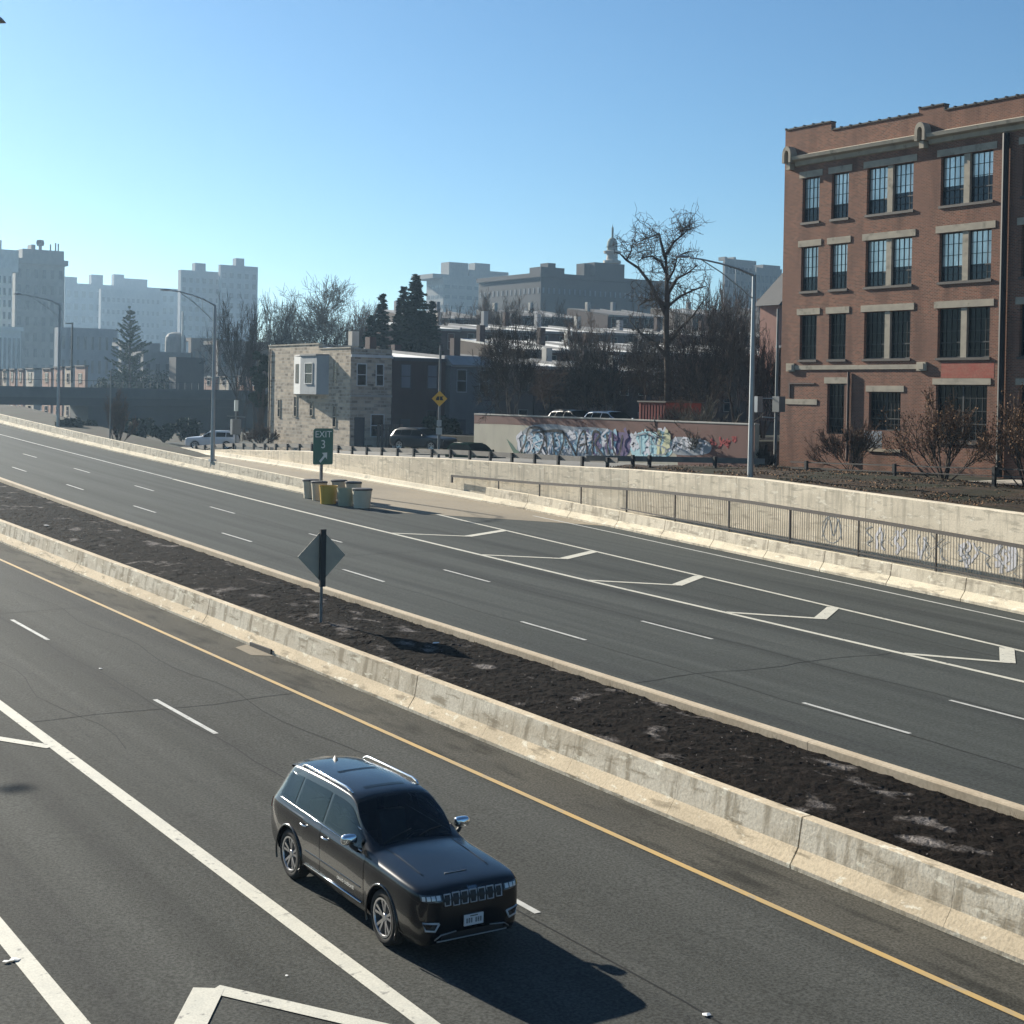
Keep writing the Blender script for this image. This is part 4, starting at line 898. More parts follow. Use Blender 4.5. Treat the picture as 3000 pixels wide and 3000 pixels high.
# lamp posts
def lamp(base, top, head, lab, r0_=.11, m=None, grp='highway lamp posts', foot=True):
    m = m or M['galv']; b = Vector(base); h = Vector(head); L = (h-Vector((b.x, b.y, h.z))).length
    t = thing('street_lamp', lab, 'street lamp', base, 0, grp)
    mb = MB(); mb.tube([(b.x, b.y, b.z-.6), (b.x, b.y, lerp(b.z, top, .5)), (b.x, b.y, top)], [r0_, r0_*.8, r0_*.6], 10); mb.build('pole', m, t)
    dx, dy = (h.x-b.x)/L, (h.y-b.y)/L; dz = h.z-top; mb = MB()
    pt = lambda s, z: (b.x+dx*L*s, b.y+dy*L*s, z)
    up_ = [pt(0, top-.05), pt(.25, top+dz*.42), pt(.5, top+dz*.72), pt(.78, top+dz*.95), pt(.96, h.z)]
    lo_ = [pt(0, top-1.1), pt(.25, top-1.1+(dz+1.1)*.36), pt(.5, top-1.1+(dz+1.1)*.68), pt(.78, h.z-.05)]
    mb.tube(up_, [.05, .045, .042, .038, .035], 7); mb.tube(lo_, .024, 6)
    mb.tube([pt(.28, top-1.1+(dz+1.1)*.40), pt(.28, top+dz*.46)], .018, 5); mb.build('arm', m, t)
    mb = MB(); n = Vector((dx, dy, 0)); s_ = Vector((-dy, dx, 0)); rows = []
    for i in range(9):
        u = i/8; w_ = .17*math.sin(math.pi*min(1, u*.86+.14))**.6; row = []
        for k in range(13):
            a = 2*math.pi*k/12; c = h+n*(u*.72-.08)+s_*(w_*math.cos(a))+Vector((0, 0, .085*math.sin(a)*(1 if math.sin(a) > 0 else .55)*(w_/.17)+.02*(1-u))); row.append(tuple(c))
        rows.append(row)
    n_ = 13; mb.add([p for r_ in rows for p in r_], [(j*n_+i, j*n_+i+1, (j+1)*n_+i+1, (j+1)*n_+i) for j in range(8) for i in range(12)])
    hd = mb.build('lamp_head', M['galv'], t, smooth=True)
    if foot:
        mb = MB(); mb.box(b.x-.2, b.x+.2, b.y-.2, b.y+.2, b.z-.05, b.z+.10); mb.build('foot', m, t)
    return t
rb = oncurve(2198, 1397, lambda y: XW(y)+1.2); rh = ony(1985, 752, rb.y)
lamp((rb.x, rb.y, rb.z-.15), onx(2210, 805, rb.x).z, (rh.x+.5, rb.y, rh.z), 'tall silver street lamp behind the retaining wall beside the brick building', .14)
mbs = oncurve(622, 1380, lambda y: 37.85); mh = ony(478, 850, mbs.y)
lamp((mbs.x, mbs.y, zr(mbs.y)+.8), onx(632, 893, mbs.x).z, (mh.x+.4, mbs.y, mh.z), 'grey street lamp standing on the gore barrier left of the stone house', .15)
lbs = oncurve(170, 1247, lambda y: 38.0); lh = ony(45, 862, lbs.y)
lamp((lbs.x, lbs.y, zr(lbs.y)+.7), onx(172, 892, lbs.x).z, (lh.x+.4, lbs.y, lh.z), 'farthest grey street lamp at the left in front of the pale high rise', .15)
cd = ray(4, 60); cp = EYEV+cd*16.0
lamp((cp.x-5.0, cp.y-1.0, zn(cp.y)), cp.z-.5, (cp.x-.55, cp.y-.05, cp.z), 'street lamp whose dark head just enters the top left corner', .13, M['galv_dull'])
hp = Vector((7.9, 28.2, zn(28.2)))+SUND*28.0
lamp((hp.x-5.5, hp.y, zn(hp.y)), hp.z-.6, (hp.x-.3, hp.y, hp.z), 'street lamp outside the left edge that drops a small oval shadow on the near road', .13)
# guardrail along the top of the retaining wall
def rail(name, lab, pts_y, xf, zf, h=.62, post=.07, rails=((.34, .62),), m=M['guard'], ext=.8):
    y0, y1 = min(pts_y), max(pts_y); t = thing(name, lab, 'guardrail', (xf(y0), (y0+y1)/2, zf(y0)))
    for y in pts_y:
        mb = MB(); x = xf(y); mb.box(x-post, x+post, y-post, y+post, zf(y)-.5, zf(y)+h); mb.build('post', M['black'] if post > .06 else m, t)
    for a, b in rails:
        mb = MB(); mb.sweep([(xf(y), y, zf(y)) for y in frange(y0-ext, y1+ext, 2)], [(post+.002, a), (post+.05, a+(b-a)*.25), (post+.012, (a+b)/2), (post+.05, b-(b-a)*.25), (post+.002, b), (post-.01, b), (post-.01, a)]); mb.build('rail', m, t)
    return t
GX = lambda y: XW(y)+.95
rail('guardrail', 'brown guardrail with dark posts along the top of the retaining wall', frange(61.5, 123, 2.25), GX, lambda y: TOP(y)-.12, .62)
GY = lambda y: 47.6+ (61-y)/6.6*6.4 if y > 54.4 else 54.0
rail('guardrail', 'low pipe railing with three posts in front of the brick building', [27, 32, 37, 42.9, 48.6, 54.35], lambda y: 54.0, lambda y: 3.62+.022*(54-y) if y > 40 else 3.93, .72, .075, ((.60, .66), (.30, .35)), M['iron'], 1.2)
rail('guardrail', 'pair of dark guardrail posts and rail where the street bends behind the bare bush', [57.2, 59.9, 60.6], lambda y: lerp(47.6, 52.5, (61-y)/6.5), lambda y: street(y)+.1, .66, .075, ((.32, .60),), M['guard'], 2.0)
# yellow diamond sign
p0 = oncurve(1285, 1335, lambda y: XW(y)+1.6); dsc = (p0.x*.555+p0.y*.832); S_ = dsc/4400.
t = thing('warning_sign', 'yellow diamond warning sign with two small plates on a tall thin pole', 'road sign', p0)
zt_ = onx(1290, 1012, p0.x).z; zc = onx(1290, 1168, p0.x).z
mb = MB(); mb.tube([(p0.x, p0.y, p0.z-.6), (p0.x, p0.y, zt_)], [.09, .07], 8); mb.build('pole', M['galv_dull'], t)
fx = Vector((math.cos(.55), -math.sin(.55), 0)); nn = Vector((-math.sin(.55), -math.cos(.55), 0))
fn = lambda a, b, c: tuple(Vector((p0.x, p0.y, 0))+fx*a+nn*(.10+c)+Vector((0, 0, b)))
q = 23*S_
mb = MB(); mb.prism([(q, zc), (0, zc+q), (-q, zc), (0, zc-q)], .01, fn); pn = mb.build('panel', M['sign_yellow'], t)
mb = MB(); mb.prism([(-.22, zc-.10), (-.02, zc-.10), (-.02, zc+.14), (-.14, zc+.14), (-.22, zc+.02)], .004, lambda a, b, c: fn(a, b, c+.012)); mb.prism([(.02, zc-.10), (.24, zc-.10), (.16, zc+.06), (.24, zc+.14), (.02, zc+.14)], .004, lambda a, b, c: fn(a, b, c+.012)); mb.build('symbol', M['black'], pn)
for py, hh2, ww in ((1240, 9, 7), (1263, 10, 9)):
    z2 = onx(1288, py, p0.x).z; mb = MB(); mb.prism([(-ww*S_, z2-hh2*S_), (ww*S_, z2-hh2*S_), (ww*S_, z2+hh2*S_), (-ww*S_, z2+hh2*S_)], .01, fn); mb.build('plate', M['galv'], t)
# utility pole by the brick building with signal boxes
ux, uy = 56.6, 59.3
t = thing('signal_pole', 'slim steel pole with grey boxes at the left corner of the brick building', 'pole', (ux, uy, 3.5))
zt_ = onx(2277, 905, ux).z
mb = MB(); mb.tube([(ux, uy, 3.2), (ux, uy, zt_)], [.10, .065], 8); mb.build('pole', M['galv_dull'], t)
zb_ = onx(2278, 1184, ux).z; pb = onx(2222, 1190, ux)
mb = MB(); mb.box(ux-.2, ux+.25, uy-.42, uy+.10, zb_-.42, zb_+.42); mb.build('signal_box', M['galv_dull'], t)
pc = ony(2219, 1190, uy+.4)
mb = MB(); mb.box(pc.x-.18, pc.x+.18, uy+.2, uy+.6, zb_-.45, zb_+.40); mb.build('signal_box', M['galv'], t)
mb = MB(); mb.tube([(ux, uy, zb_-.75), (ux-.7, uy+.3, zb_-.70)], .025, 5); mb.tube([(ux, uy, zb_+.30), (pc.x, uy+.4, zb_+.30)], .03, 5); mb.build('bracket', M['galv'], t)
# thin poles on the far left
def pole(px, pb_, pt_, d, lab, r=.06, m=None, extra=None, nm='pole'):
    b = dep(px, pb_, d); z = dep(px, pt_, d).z; t = thing('utility_pole', lab, 'pole', b)
    mb = MB(); mb.tube([(b.x, b.y, b.z-1), (b.x, b.y, z)], [r, r*.75], 7); mb.build(nm, m or M['galv_dull'], t)
    if extra: extra(t, b, z)
    return t
def dark_head(t, b, z):
    mb = MB(); mb.box(b.x-1.0, b.x+.1, b.y-.1, b.y+.1, z-.22, z-.05); mb.build('lamp_head', M['black'], t)
pole(210, 1100, 945, 210, 'short dark lamp pole right of the farthest street lamp', .16, M['black'], dark_head)
pole(322, 1290, 1085, 125, 'thin grey pole in front of the bridge by the reddish bush', .07)
def sig(t, b, z):
    mb = MB(); mb.box(b.x-.45, b.x+.40, b.y-.25, b.y+.25, z-2.6, z-1.2); mb.build('signal_box', M['galv_dull'], t)
    mb = MB(); mb.tube([(b.x-1, b.y-.3, z-.9), (b.x+1, b.y+.2, z-1.0)], .05, 5); mb.build('bracket', M['galv_dull'], t)
    mb = MB(); mb.box(b.x-.16, b.x+.16, b.y-.1, b.y+.1, z-.45, z+.55); mb.build('sign_plate', M['sign_white'], t)
pole(690, 1310, 1190, 138, 'signal pole with a small white plate beside the white car', .09, None, sig)
def wood(t, b, z):
    mb = MB(); mb.tube([(b.x-1.1, b.y, z-.5), (b.x+1.1, b.y, z-.5)], .06, 5); mb.build('crossarm', M['wood_dark'], t)
# litter
random.seed(11)
def scrap(x, y, z, s, lab):
    mb = MB(); n = 6; P = [(x+s*random.uniform(.5, 1)*math.cos(k*1.05), y+s*random.uniform(.5, 1)*math.sin(k*1.05), z+s*random.uniform(.02, .25)) for k in range(n)]
    mb.add(P+[(x, y, z+s*.28), (x, y, z)], [(k, (k+1) % n, n) for k in range(n)]+[((k+1) % n, k, n+1) for k in range(n)]); return tag(mb.build('litter', M['paper'], None), lab, 'litter', 'white litter')
scrap(20.75, 34.6, mz(20.75, 34.6)+.02, .13, 'white scrap lying in the sign shadow on the mulch')
scrap(19.4, 65.4, mz(19.4, 65.4)+.02, .18, 'white scrap on the mulch near the left edge')
scrap(7.0, 37.6, zn(37.6)+.01, .06, 'small white scrap on the near road left of the lane dash')
for px, py, s, lab in ((42, 2815, .13, 'crumpled paper at the lower left beside the white gore line'), (20, 2820, .1, 'second crumpled paper beside the lower left white gore line'), (2070, 2975, .12, 'white scrap on the road at the bottom edge right of the car shadow'), (840, 2860, .04, 'tiny white chip on the road left of the white line at the bottom'), (295, 1960, .10, 'pale chip on the near lane above the lane dash')):
    d = ray(px, py); k = EYE/(-d.z)
    for _ in range(30): k = (zn(d.y*k)-EYE)/d.z
    scrap(d.x*k, d.y*k, zn(d.y*k)+.008, s*.7, lab)
# other cars
wp = dep(622, 1283, 141)
make_suv('white sport utility car parked side on in front of the dark bridge', (wp.x, wp.y, ground(wp.x, wp.y)+.06), R(-35.7-180+4), M['car_white'], False)
def car_at(px, py, d, lab, rz, paint, sc=(1, .95, .84), zoff=0):
    p = dep(px, py, d); return make_suv(lab, (p.x, p.y, p.z+zoff), R(rz), paint, False, sc, 'cars parked on the far side of the street', 'parked_car')
car_at(1240, 1320, 106, 'dark car with a sun glint on its roof, parked before the dark row houses', -70, M['car_grey'], (1, 1, .92))
car_at(1392, 1364, 97, 'dark green low car beside the end of the painted wall', -90, M['car_green'])
pl1 = onx(1690, 1262, 58.3); pl2 = onx(1800, 1262, 58.3)
for p_, lab, pt in ((pl1, 'grey car whose roof shows above the painted wall, left of the silver roof', M['car_grey']), (pl2, 'silver car whose shiny roof shows above the painted wall', M['car_silver'])):
    make_suv(lab, (58.3, p_.y, onx(1740, 1203, 57.6).z-1.47), R(-90), pt, False, (1, .95, .84), 'cars behind the painted wall', 'parked_car')
simple('wall_cream', (.40, .37, .29))
# ------------------------------------------------------------------ the brick building on the right
FX = 60.0
bb = thing('brick_building', 'four storey red brown brick mill building with limestone lintels, right of the street lamp', 'building', (FX, 62.55, 3.6))
rows_z = [(17.28, 19.75), (13.44, 15.90), (9.62, 12.10)]
lights = []                                        # (y0,y1) single window lights, grouped as openings
openA = [(59.80, 61.10)]; openB = [(57.62, 58.88)]
def pair(y0, y1): m = (y0+y1)/2; return [(y0, m-.18), (m+.18, y1)]
groups = [openA, openB, pair(53.12, 56.30), pair(48.12, 51.33), pair(43.2, 46.38), pair(38.3, 41.5), pair(33.4, 36.6), pair(28.5, 31.7), pair(23.6, 26.8)]
holes = []; wins = []; trims = []
for ri, (z0, z1) in enumerate(rows_z):
    for g in groups:
        ga, gb = min(a for a, b in g), max(b for a, b in g)
        trims.append(('lintel', ga-.24, gb+.24, z1+.02, z1+.37)); trims.append(('sill', ga-.08, gb+.08, z0-.13, z0))
        holes.append((ga, gb, z0, z1))
        if len(g) == 2: trims.append(('pier', g[0][1], g[1][0], z0, z1))
        for a, b in g: wins.append((a, b, z0, z1, 'blind' if ri < 2 else 'dark'))
for a, b, z0, z1, l0, l1 in ((57.64, 58.90, 5.55, 8.28, 8.30, 8.64), (53.67, 55.85, 5.84, 7.86, 7.88, 8.20), (48.19, 51.36, 5.45, 8.25, 8.27, 8.58), (43.3, 46.3, 5.45, 8.25, 8.27, 8.58), (33.5, 36.5, 5.45, 8.25, 8.27, 8.58)):
    holes.append((a, b, z0, z1)); trims.append(('lintel', a-.22, b+.22, l0, l1))
    m = (a+b)/2
    if b-a > 1.5: wins += [(a, m, z0, z1, 'dark'), (m, b, z0, z1, 'dark')]
    else: wins.append((a, b, z0, z1, 'dark'))
trims += [('sill', 53.6, 55.95, 4.72, 4.88), ('stone_slab', 59.65, 62.1, 7.12, 7.42), ('sill', 48.1, 51.4, 5.30, 5.44)]
ys_ = sorted(set([18, 62.55]+[v for h in holes for v in h[:2]])); zs_ = sorted(set([2.6, 21.2]+[v for h in holes for v in h[2:]]))
mb = MB(); RV = .24
for i in range(len(ys_)-1):
    for j in range(len(zs_)-1):
        cy, cz = (ys_[i]+ys_[i+1])/2, (zs_[j]+zs_[j+1])/2
        if any(a < cy < b and c < cz < d for a, b, c, d in holes): continue
        mb.quad((FX, ys_[i+1], zs_[j]), (FX, ys_[i], zs_[j]), (FX, ys_[i], zs_[j+1]), (FX, ys_[i+1], zs_[j+1]))
for a, b, c, d in holes:
    mb.quad((FX, a, c), (FX+RV, a, c), (FX+RV, a, d), (FX, a, d)); mb.quad((FX, b, c), (FX, b, d), (FX+RV, b, d), (FX+RV, b, c))
    mb.quad((FX, a, d), (FX+RV, a, d), (FX+RV, b, d), (FX, b, d)); mb.quad((FX, a, c), (FX, b, c), (FX+RV, b, c), (FX+RV, a, c))
mb.quad((FX, 62.55, 2.6), (FX, 62.55, 21.2), (85, 62.55, 21.2), (85, 62.55, 2.6)); mb.quad((FX, 18, 2.6), (85, 18, 2.6), (85, 18, 21.2), (FX, 18, 21.2)); mb.quad((85, 18, 2.6), (85, 62.55, 2.6), (85, 62.55, 21.2), (85, 18, 21.2))
# parapet as part of the wall, stepped
par = [(59.0, 62.55, 22.62), (52.85, 59.0, 22.16), (51.2, 52.85, 22.40), (42.5, 51.2, 22.10), (41, 42.5, 22.4), (18, 41, 22.10)]
for a, b, z in par: mb.box(FX, FX+.35, a, b, 21.2, z)
mb.build('wall', M['brick'], bb, fix=False)
mb = MB(); mb.quad((FX+.35, 18, 21.1), (85, 18, 21.1), (85, 62.5, 21.1), (FX+.35, 62.5, 21.1)); mb.build('roof', M['roof_grey'], bb)
cp_ = MB()
for a, b, z in par:
    n = max(1, int((b-a)/.62))
    for k in range(n):
        y0, y1 = lerp(a, b, k/n), lerp(a, b, (k+1)/n); cp_.box(FX-.05, FX+.40, y0+.01, y1-.01, z, z+.07); cp_.box(FX-.07, FX+.42, y1-.10, y1-.012, z+.07, z+.12)
cp_.build('coping', M['black'], bb)
for nm, a, b, c, d in trims:
    mb = MB()
    if nm == 'pier': mb.box(FX+.03, FX+RV-.01, a, b, c+.005, d-.005)
    elif nm == 'sill': mb.box(FX-.07, FX+.10, a, b, c, d)
    else: mb.box(FX-.035, FX+.06, a, b, c, d)
    mb.build(nm, M['limestone'] if nm != 'sill' or c < 5 else M['iron'], bb)  # upper sills: their shadow is put into the dark colour
for a, b, z0, z1, kd in wins:
    mb = MB(); x = FX+RV-.06; fr = .05
    mb.box(x, x+.05, a, a+fr, z0, z1); mb.box(x, x+.05, b-fr, b, z0, z1); mb.box(x, x+.05, a+fr, b-fr, z0, z0+fr+.02); mb.box(x, x+.05, a+fr, b-fr, z1-fr, z1)
    nc = 4
    for k in range(1, nc): y = lerp(a+fr, b-fr, k/nc); mb.box(x+.01, x+.04, y-.013, y+.013, z0+fr+.02, z1-fr)
    zm = lerp(z0, z1, .31)
    mb.box(x-.006, x+.045, a+fr, b-fr, zm-.03, zm+.03)
    for k in (.155, .54, .77): z = lerp(z0, z1, k); mb.box(x+.012, x+.038, a+fr, b-fr, z-.013, z+.013)
    wn = mb.build('window', M['steel_dark'], bb)
    xg = x+.045
    hb = lerp(zm, z1, random.choice((.02, .02, .12, .3))) if kd == 'blind' else zm
    mb = MB(); mb.quad((xg, a+.02, z0+.02), (xg, b-.02, z0+.02), (xg, b-.02, hb), (xg, a+.02, hb)); mb.build('pane', M['glass_dark'] if kd == 'dark' else M['glass_sky'], wn)
    mb = MB(); mb.quad((xg, a+.02, hb), (xg, b-.02, hb), (xg, b-.02, z1-.02), (xg, a+.02, z1-.02)); mb.build('pane', M['glass_blind'] if kd == 'blind' else M['glass_dark'], wn)
cor = [(FX, 20.45), (FX-.12, 20.50), (FX-.16, 20.72), (FX-.42, 20.80), (FX-.46, 20.98), (FX-.05, 21.10), (FX, 21.10)]
mb = MB()
for a, b in ((18, 52.05), (52.62, 61.62)): mb.prism(cor, b-a, lambda p, q_, c: (p, a+c, q_))
mb.build('cornice', M['limestone'], bb)
for yb in (61.92, 52.33, 42.6, 33):
    mb = MB(); R0, R1 = .22, .46; pts = [(R1*math.cos(t), R1*math.sin(t)) for t in [R(a) for a in range(0, 181, 20)]]+[(R0*math.cos(t), R0*math.sin(t)) for t in [R(a) for a in range(180, -1, -20)]]
    mb.prism(pts, .5, lambda p, q_, c: (FX-.52+c, yb+p*.72, 21.15+q_)); 
    for s_ in (-1, 1): mb.box(FX-.52, FX-.005, yb+s_*.245-.085, yb+s_*.245+.085, 20.68, 21.15)
    mb.box(FX-.36, FX-.004, yb-.15, yb+.15, 20.30, 20.66); mb.build('bracket', M['limestone'], bb)
mb = MB(); mb.box(FX-.06, FX+.02, 52.6, 61.4, 9.06, 9.30); mb.build('belt_course', M['limestone'], bb)
for y0 in (61.72, 52.27):
    mb = MB(); mb.box(FX-.12, FX-.002, y0-.30, y0+.30, 8.97, 9.42); mb.box(FX-.16, FX-.12, y0-.18, y0+.18, 9.05, 9.35); mb.build('end_block', M['limestone'], bb)
mb = MB(); mb.box(FX-.006, FX+.01, 47.8, 51.05, 8.60, 9.36); mb.build('painted_panel', M['brick_red'], bb)
mb = MB(); mb.box(FX-.004, FX+.01, 54.9, 56.2, 4.9, 5.8); mb.build('painted_panel', M['spray_grey'], bb)
mb = MB(); mb.box(FX-.05, FX+.02, 59.85, 61.85, 8.26, 8.34); mb.box(FX-.05, FX+.02, 61.76, 61.85, 7.5, 8.255); mb.build('blocked_frame', M['pipe'], bb)
for y, z0, z1, r_ in ((57.26, 4.1, 8.92, .075), (47.25, 3.8, 20.4, .16), (37.4, 3.8, 20.4, .13), (27.6, 3.8, 20.4, .13)):
    mb = MB(); mb.tube([(FX-r_-.02, y, z0), (FX-r_-.02, y, z1)], r_, 8); mb.build('downpipe', M['pipe'] if r_ < .1 else M['black'], bb)
# ------------------------------------------------------------------ painted wall with graffiti
WX = 55.0
ylft = onx(1388, 1300, WX).y; yrgt = 59.2
gw = thing('painted_wall', 'low brick wall covered in graffiti below the parked cars', 'wall', (WX, ylft, 3.2))
zt = lambda y: lerp(5.88, 6.02, clamp((y-60)/27))
mb = MB(); q = frange(yrgt, ylft, 3)
mb.sweep([(WX, y, 0) for y in q], [(0, 2.6), (0, 6.0), (.3, 6.0), (.3, 2.6)]); mb.build('wall_face', M['wall_cream'], gw)
mb = MB(); mb.box(WX-.03, WX+.33, yrgt, ylft, 6.0, 6.07); mb.build('coping', M['fascia_tan'], gw)
gf = lambda d: (lambda a, b: (WX-d, a, b))
cvt = lambda px, py: (onx(px, py, WX).y, onx(px, py, WX).z)
def gblob(pts, d, m): return blob(gw, [cvt(*p) for p in pts], gf(d), m)
random.seed(19)
def poly(pts, d, m): mb = MB(); mb.add([gf(d)(*cvt(*q_)) for q_ in pts], [tuple(range(len(pts)))]); return mb.build('painted_panel', m, gw)
ye = cvt(2180, 1300)[0]
mb = MB(); pp = [(ylft-.01, 5.97), (yrgt+.01, 5.97), (yrgt+.01, 3.3)]+[(lerp(yrgt+.01, cvt(1990, 1300)[0], k/5), 3.3) for k in range(1, 6)]+[cvt(1975, 1290), cvt(1900, 1268), cvt(1840, 1272), cvt(1760, 1262), cvt(1640, 1256), cvt(1540, 1246), cvt(1470, 1243), cvt(1389, 1241)]
mb.add([(WX-.004, a, b) for a, b in pp], [tuple(range(len(pp)))]); mb.build('painted_panel', M['wall_red'], gw)
gblob([(1532, 1262), (1560, 1246), (1620, 1243), (1680, 1250), (1740, 1252), (1795, 1262), (1802, 1300), (1798, 1335), (1700, 1338), (1600, 1338), (1530, 1336), (1515, 1310)], .008, M['spray_grey'])
gblob([(1845, 1300), (1858, 1275), (1890, 1264), (1930, 1268), (1962, 1285), (1972, 1315), (1955, 1338), (1900, 1340), (1855, 1335)], .008, M['spray_cyan'])
gblob([(1795, 1275), (1820, 1266), (1850, 1278), (1845, 1320), (1830, 1336), (1800, 1330)], .010, M['spray_purple'])
gblob([(1925, 1275), (1955, 1283), (1962, 1320), (1935, 1330), (1920, 1300)], .010, M['spray_yellow'])
gblob([(1968, 1290), (1985, 1280), (2030, 1284), (2070, 1292), (2085, 1312), (2070, 1330), (2010, 1334), (1972, 1326)], .008, M['spray_grey'])
gblob([(1484, 1285), (1500, 1300), (1520, 1320), (1550, 1290), (1536, 1330), (1515, 1338), (1500, 1318)], .010, M['spray_green'])
def tangle(pxa, pxb, n, m, wd, d, za=1258, zb_=1334, sw=22):
    mb = MB()
    for k in range(n):
        px = random.uniform(pxa, pxb); a, b = random.uniform(za, za+22), random.uniform(zb_-26, zb_); pts = []
        for i in range(5):
            t = i/4; pts.append(cvt(px+random.uniform(-.5, .5)*sw*(1 if i in (1, 3) else .6), lerp(a, b, t)+random.uniform(-5, 5)))
        ribbon(mb, curve(pts, 4), wd*random.uniform(.6, 1.5), lambda p, q_: (WX-d-.0004*k, p, q_))
    return mb.build('graffiti', m, gw)
tangle(1525, 1800, 34, M['spray_white'], .26, .014); tangle(1530, 1800, 26, M['spray_blue'], .22, .032); tangle(1700, 1850, 9, M['spray_purple'], .16, .048)
tangle(1850, 1965, 14, M['spray_white'], .24, .014); tangle(1855, 1960, 9, M['spray_cyan'], .2, .026); tangle(1900, 1965, 5, M['spray_yellow'], .18, .036)
tangle(1560, 1795, 14, M['spray_white'], .12, .056, 1262, 1330, 30)
mb = MB()
for pts in ([(1518, 1336), (1540, 1300), (1548, 1262), (1562, 1252), (1590, 1258), (1596, 1290), (1580, 1328), (1566, 1332)], [(1562, 1268), (1640, 1262), (1655, 1285), (1640, 1336)], [(1600, 1275), (1606, 1330)], [(1622, 1268), (1626, 1334)], [(1650, 1262), (1672, 1300), (1690, 1334)], [(1690, 1334), (1700, 1280), (1716, 1266), (1722, 1330)], [(1700, 1305), (1722, 1300)], [(1738, 1332), (1740, 1268), (1760, 1272), (1745, 1300), (1768, 1334)], [(1780, 1270), (1784, 1332)], [(1796, 1270), (1800, 1320), (1815, 1334), (1826, 1274)]):
    ribbon(mb, curve([cvt(*p) for p in pts], 4), .15, gf(.064))
mb.build('graffiti', M['spray_black'], gw)
mb = MB()
for pts in ([(1858, 1276), (1895, 1270)], [(1876, 1274), (1878, 1332)], [(1905, 1275), (1906, 1334)], [(1950, 1282), (1922, 1280), (1920, 1300), (1950, 1312), (1946, 1332), (1918, 1332)]):
    ribbon(mb, curve([cvt(*p) for p in pts], 4), .07, gf(.050))
mb.build('graffiti', M['spray_grey'], gw)
tangle(2088, 2160, 12, M['spray_red'], .10, .014, 1278, 1312, 16); tangle(1975, 2080, 18, M['spray_white'], .15, .014, 1280, 1326, 20); tangle(1975, 2060, 8, M['spray_grey'], .12, .022, 1285, 1330, 22)
# red shed above the wall
rs = onx(1872, 1230, 62.0); re_ = onx(1950, 1230, 62.0)
t = thing('shed', 'small red shed behind the right part of the painted wall', 'shed', (62, (rs.y+re_.y)/2, 5))
mb = MB(); mb.box(62, 65, re_.y, rs.y, 4.2, onx(1872, 1178, 62).z); mb.build('wall', M['shed_red'], t)
mb = MB(); mb.box(61.9, 65.1, re_.y-.1, rs.y+.1, onx(1872, 1178, 62).z, onx(1872, 1178, 62).z+.10); mb.build('roof', M['iron'], t)
mb = MB()
for k in range(9): y = lerp(re_.y, rs.y, (k+.5)/9); mb.box(61.97, 61.998, y-.05, y+.05, 4.3, onx(1872, 1178, 62).z-.03)
mb.build('rib', M['shed_red'], t)

# ------------------------------------------------------------------ row houses
def win_y(par, x0, x1, z0, z1, y, fm=None, gm=None, nm='window'):
    """window on a face that looks towards -Y"""
    mb = MB(); f = .07
    mb.box(x0-f, x1+f, y-.05, y-.004, z1, z1+f); mb.box(x0-f, x1+f, y-.08, y-.004, z0-f, z0); mb.box(x0-f, x0, y-.05, y-.004, z0, z1); mb.box(x1, x1+f, y-.05, y-.004, z0, z1)
    zm = (z0+z1)/2; mb.box(x0, x1, y-.04, y-.004, zm-.03, zm+.03)
    wn = mb.build(nm, fm or M['white_trim'], par)
    mb = MB(); mb.quad((x0, y-.012, z0), (x1, y-.012, z0), (x1, y-.012, z1), (x0, y-.012, z1)); mb.build('pane', gm or M['glass_dark'], wn); return wn
def win_x(par, y0, y1, z0, z1, x, fm=None, gm=None, nm='window'):
    mb = MB(); f = .07
    mb.box(x-.05, x-.004, y0-f, y1+f, z1, z1+f); mb.box(x-.08, x-.004, y0-f, y1+f, z0-f, z0); mb.box(x-.05, x-.004, y0-f, y0, z0, z1); mb.box(x-.05, x-.004, y1, y1+f, z0, z1)
    zm = (z0+z1)/2; mb.box(x-.04, x-.004, y0, y1, zm-.03, zm+.03)
    wn = mb.build(nm, fm or M['white_trim'], par)
    mb = MB(); mb.quad((x-.012, y0, z0), (x-.012, y1, z0), (x-.012, y1, z1), (x-.012, y0, z1)); mb.build('pane', gm or M['glass_dark'], wn); return wn
def slope_roof(par, x0, x1, y0, y1, ze, rise, m, ov=.12):
    mb = MB(); vs = [(x0, y0-ov, ze), (x1, y0-ov, ze), (x1, y1, ze+rise), (x0, y1, ze+rise)]; lo = [(a, b, c-.18) for a, b, c in vs]
    mb.add(vs+lo, [(0, 1, 2, 3), (7, 6, 5, 4), (0, 4, 5, 1), (1, 5, 6, 2), (2, 6, 7, 3), (3, 7, 4, 0)]); return mb.build('roof', m, par)
YF = 105.5
st = thing('stone_house', 'two storey stone end house with a grey bay window high on its sunlit side', 'house', (55, YF, 2.9))
mb = MB(); mb.box(55, 58.7, YF, 120.9, 1.5, 10.85); mb.box(55, 58.7, 111.2, 120.9, 10.85, 11.25); mb.build('wall', M['stone'], st)
mb = MB(); mb.box(54.94, 58.75, 120.6, 120.96, 11.25, 11.36); mb.box(54.95, 55.25, 111.1, 120.6, 11.25, 11.36); mb.box(54.95, 55.25, YF-.06, 111.1, 10.855, 10.95); mb.build('coping', M['limestone'], st)
slope_roof(st, 55.3, 58.7, YF+.4, 111, 10.5, .55, M['roof_white'])
by = MB(); P = [(55, 115.8), (54.25, 113.0), (54.25, 110.0), (55, 109.3)]
by.add([(x, y, 7.15) for x, y in P]+[(x, y, 10.3) for x, y in P], [(0, 1, 2, 3), (7, 6, 5, 4), (0, 4, 5, 1), (1, 5, 6, 2), (2, 6, 7, 3)])
bay = by.build('bay_window', M['grey_bay'], st)
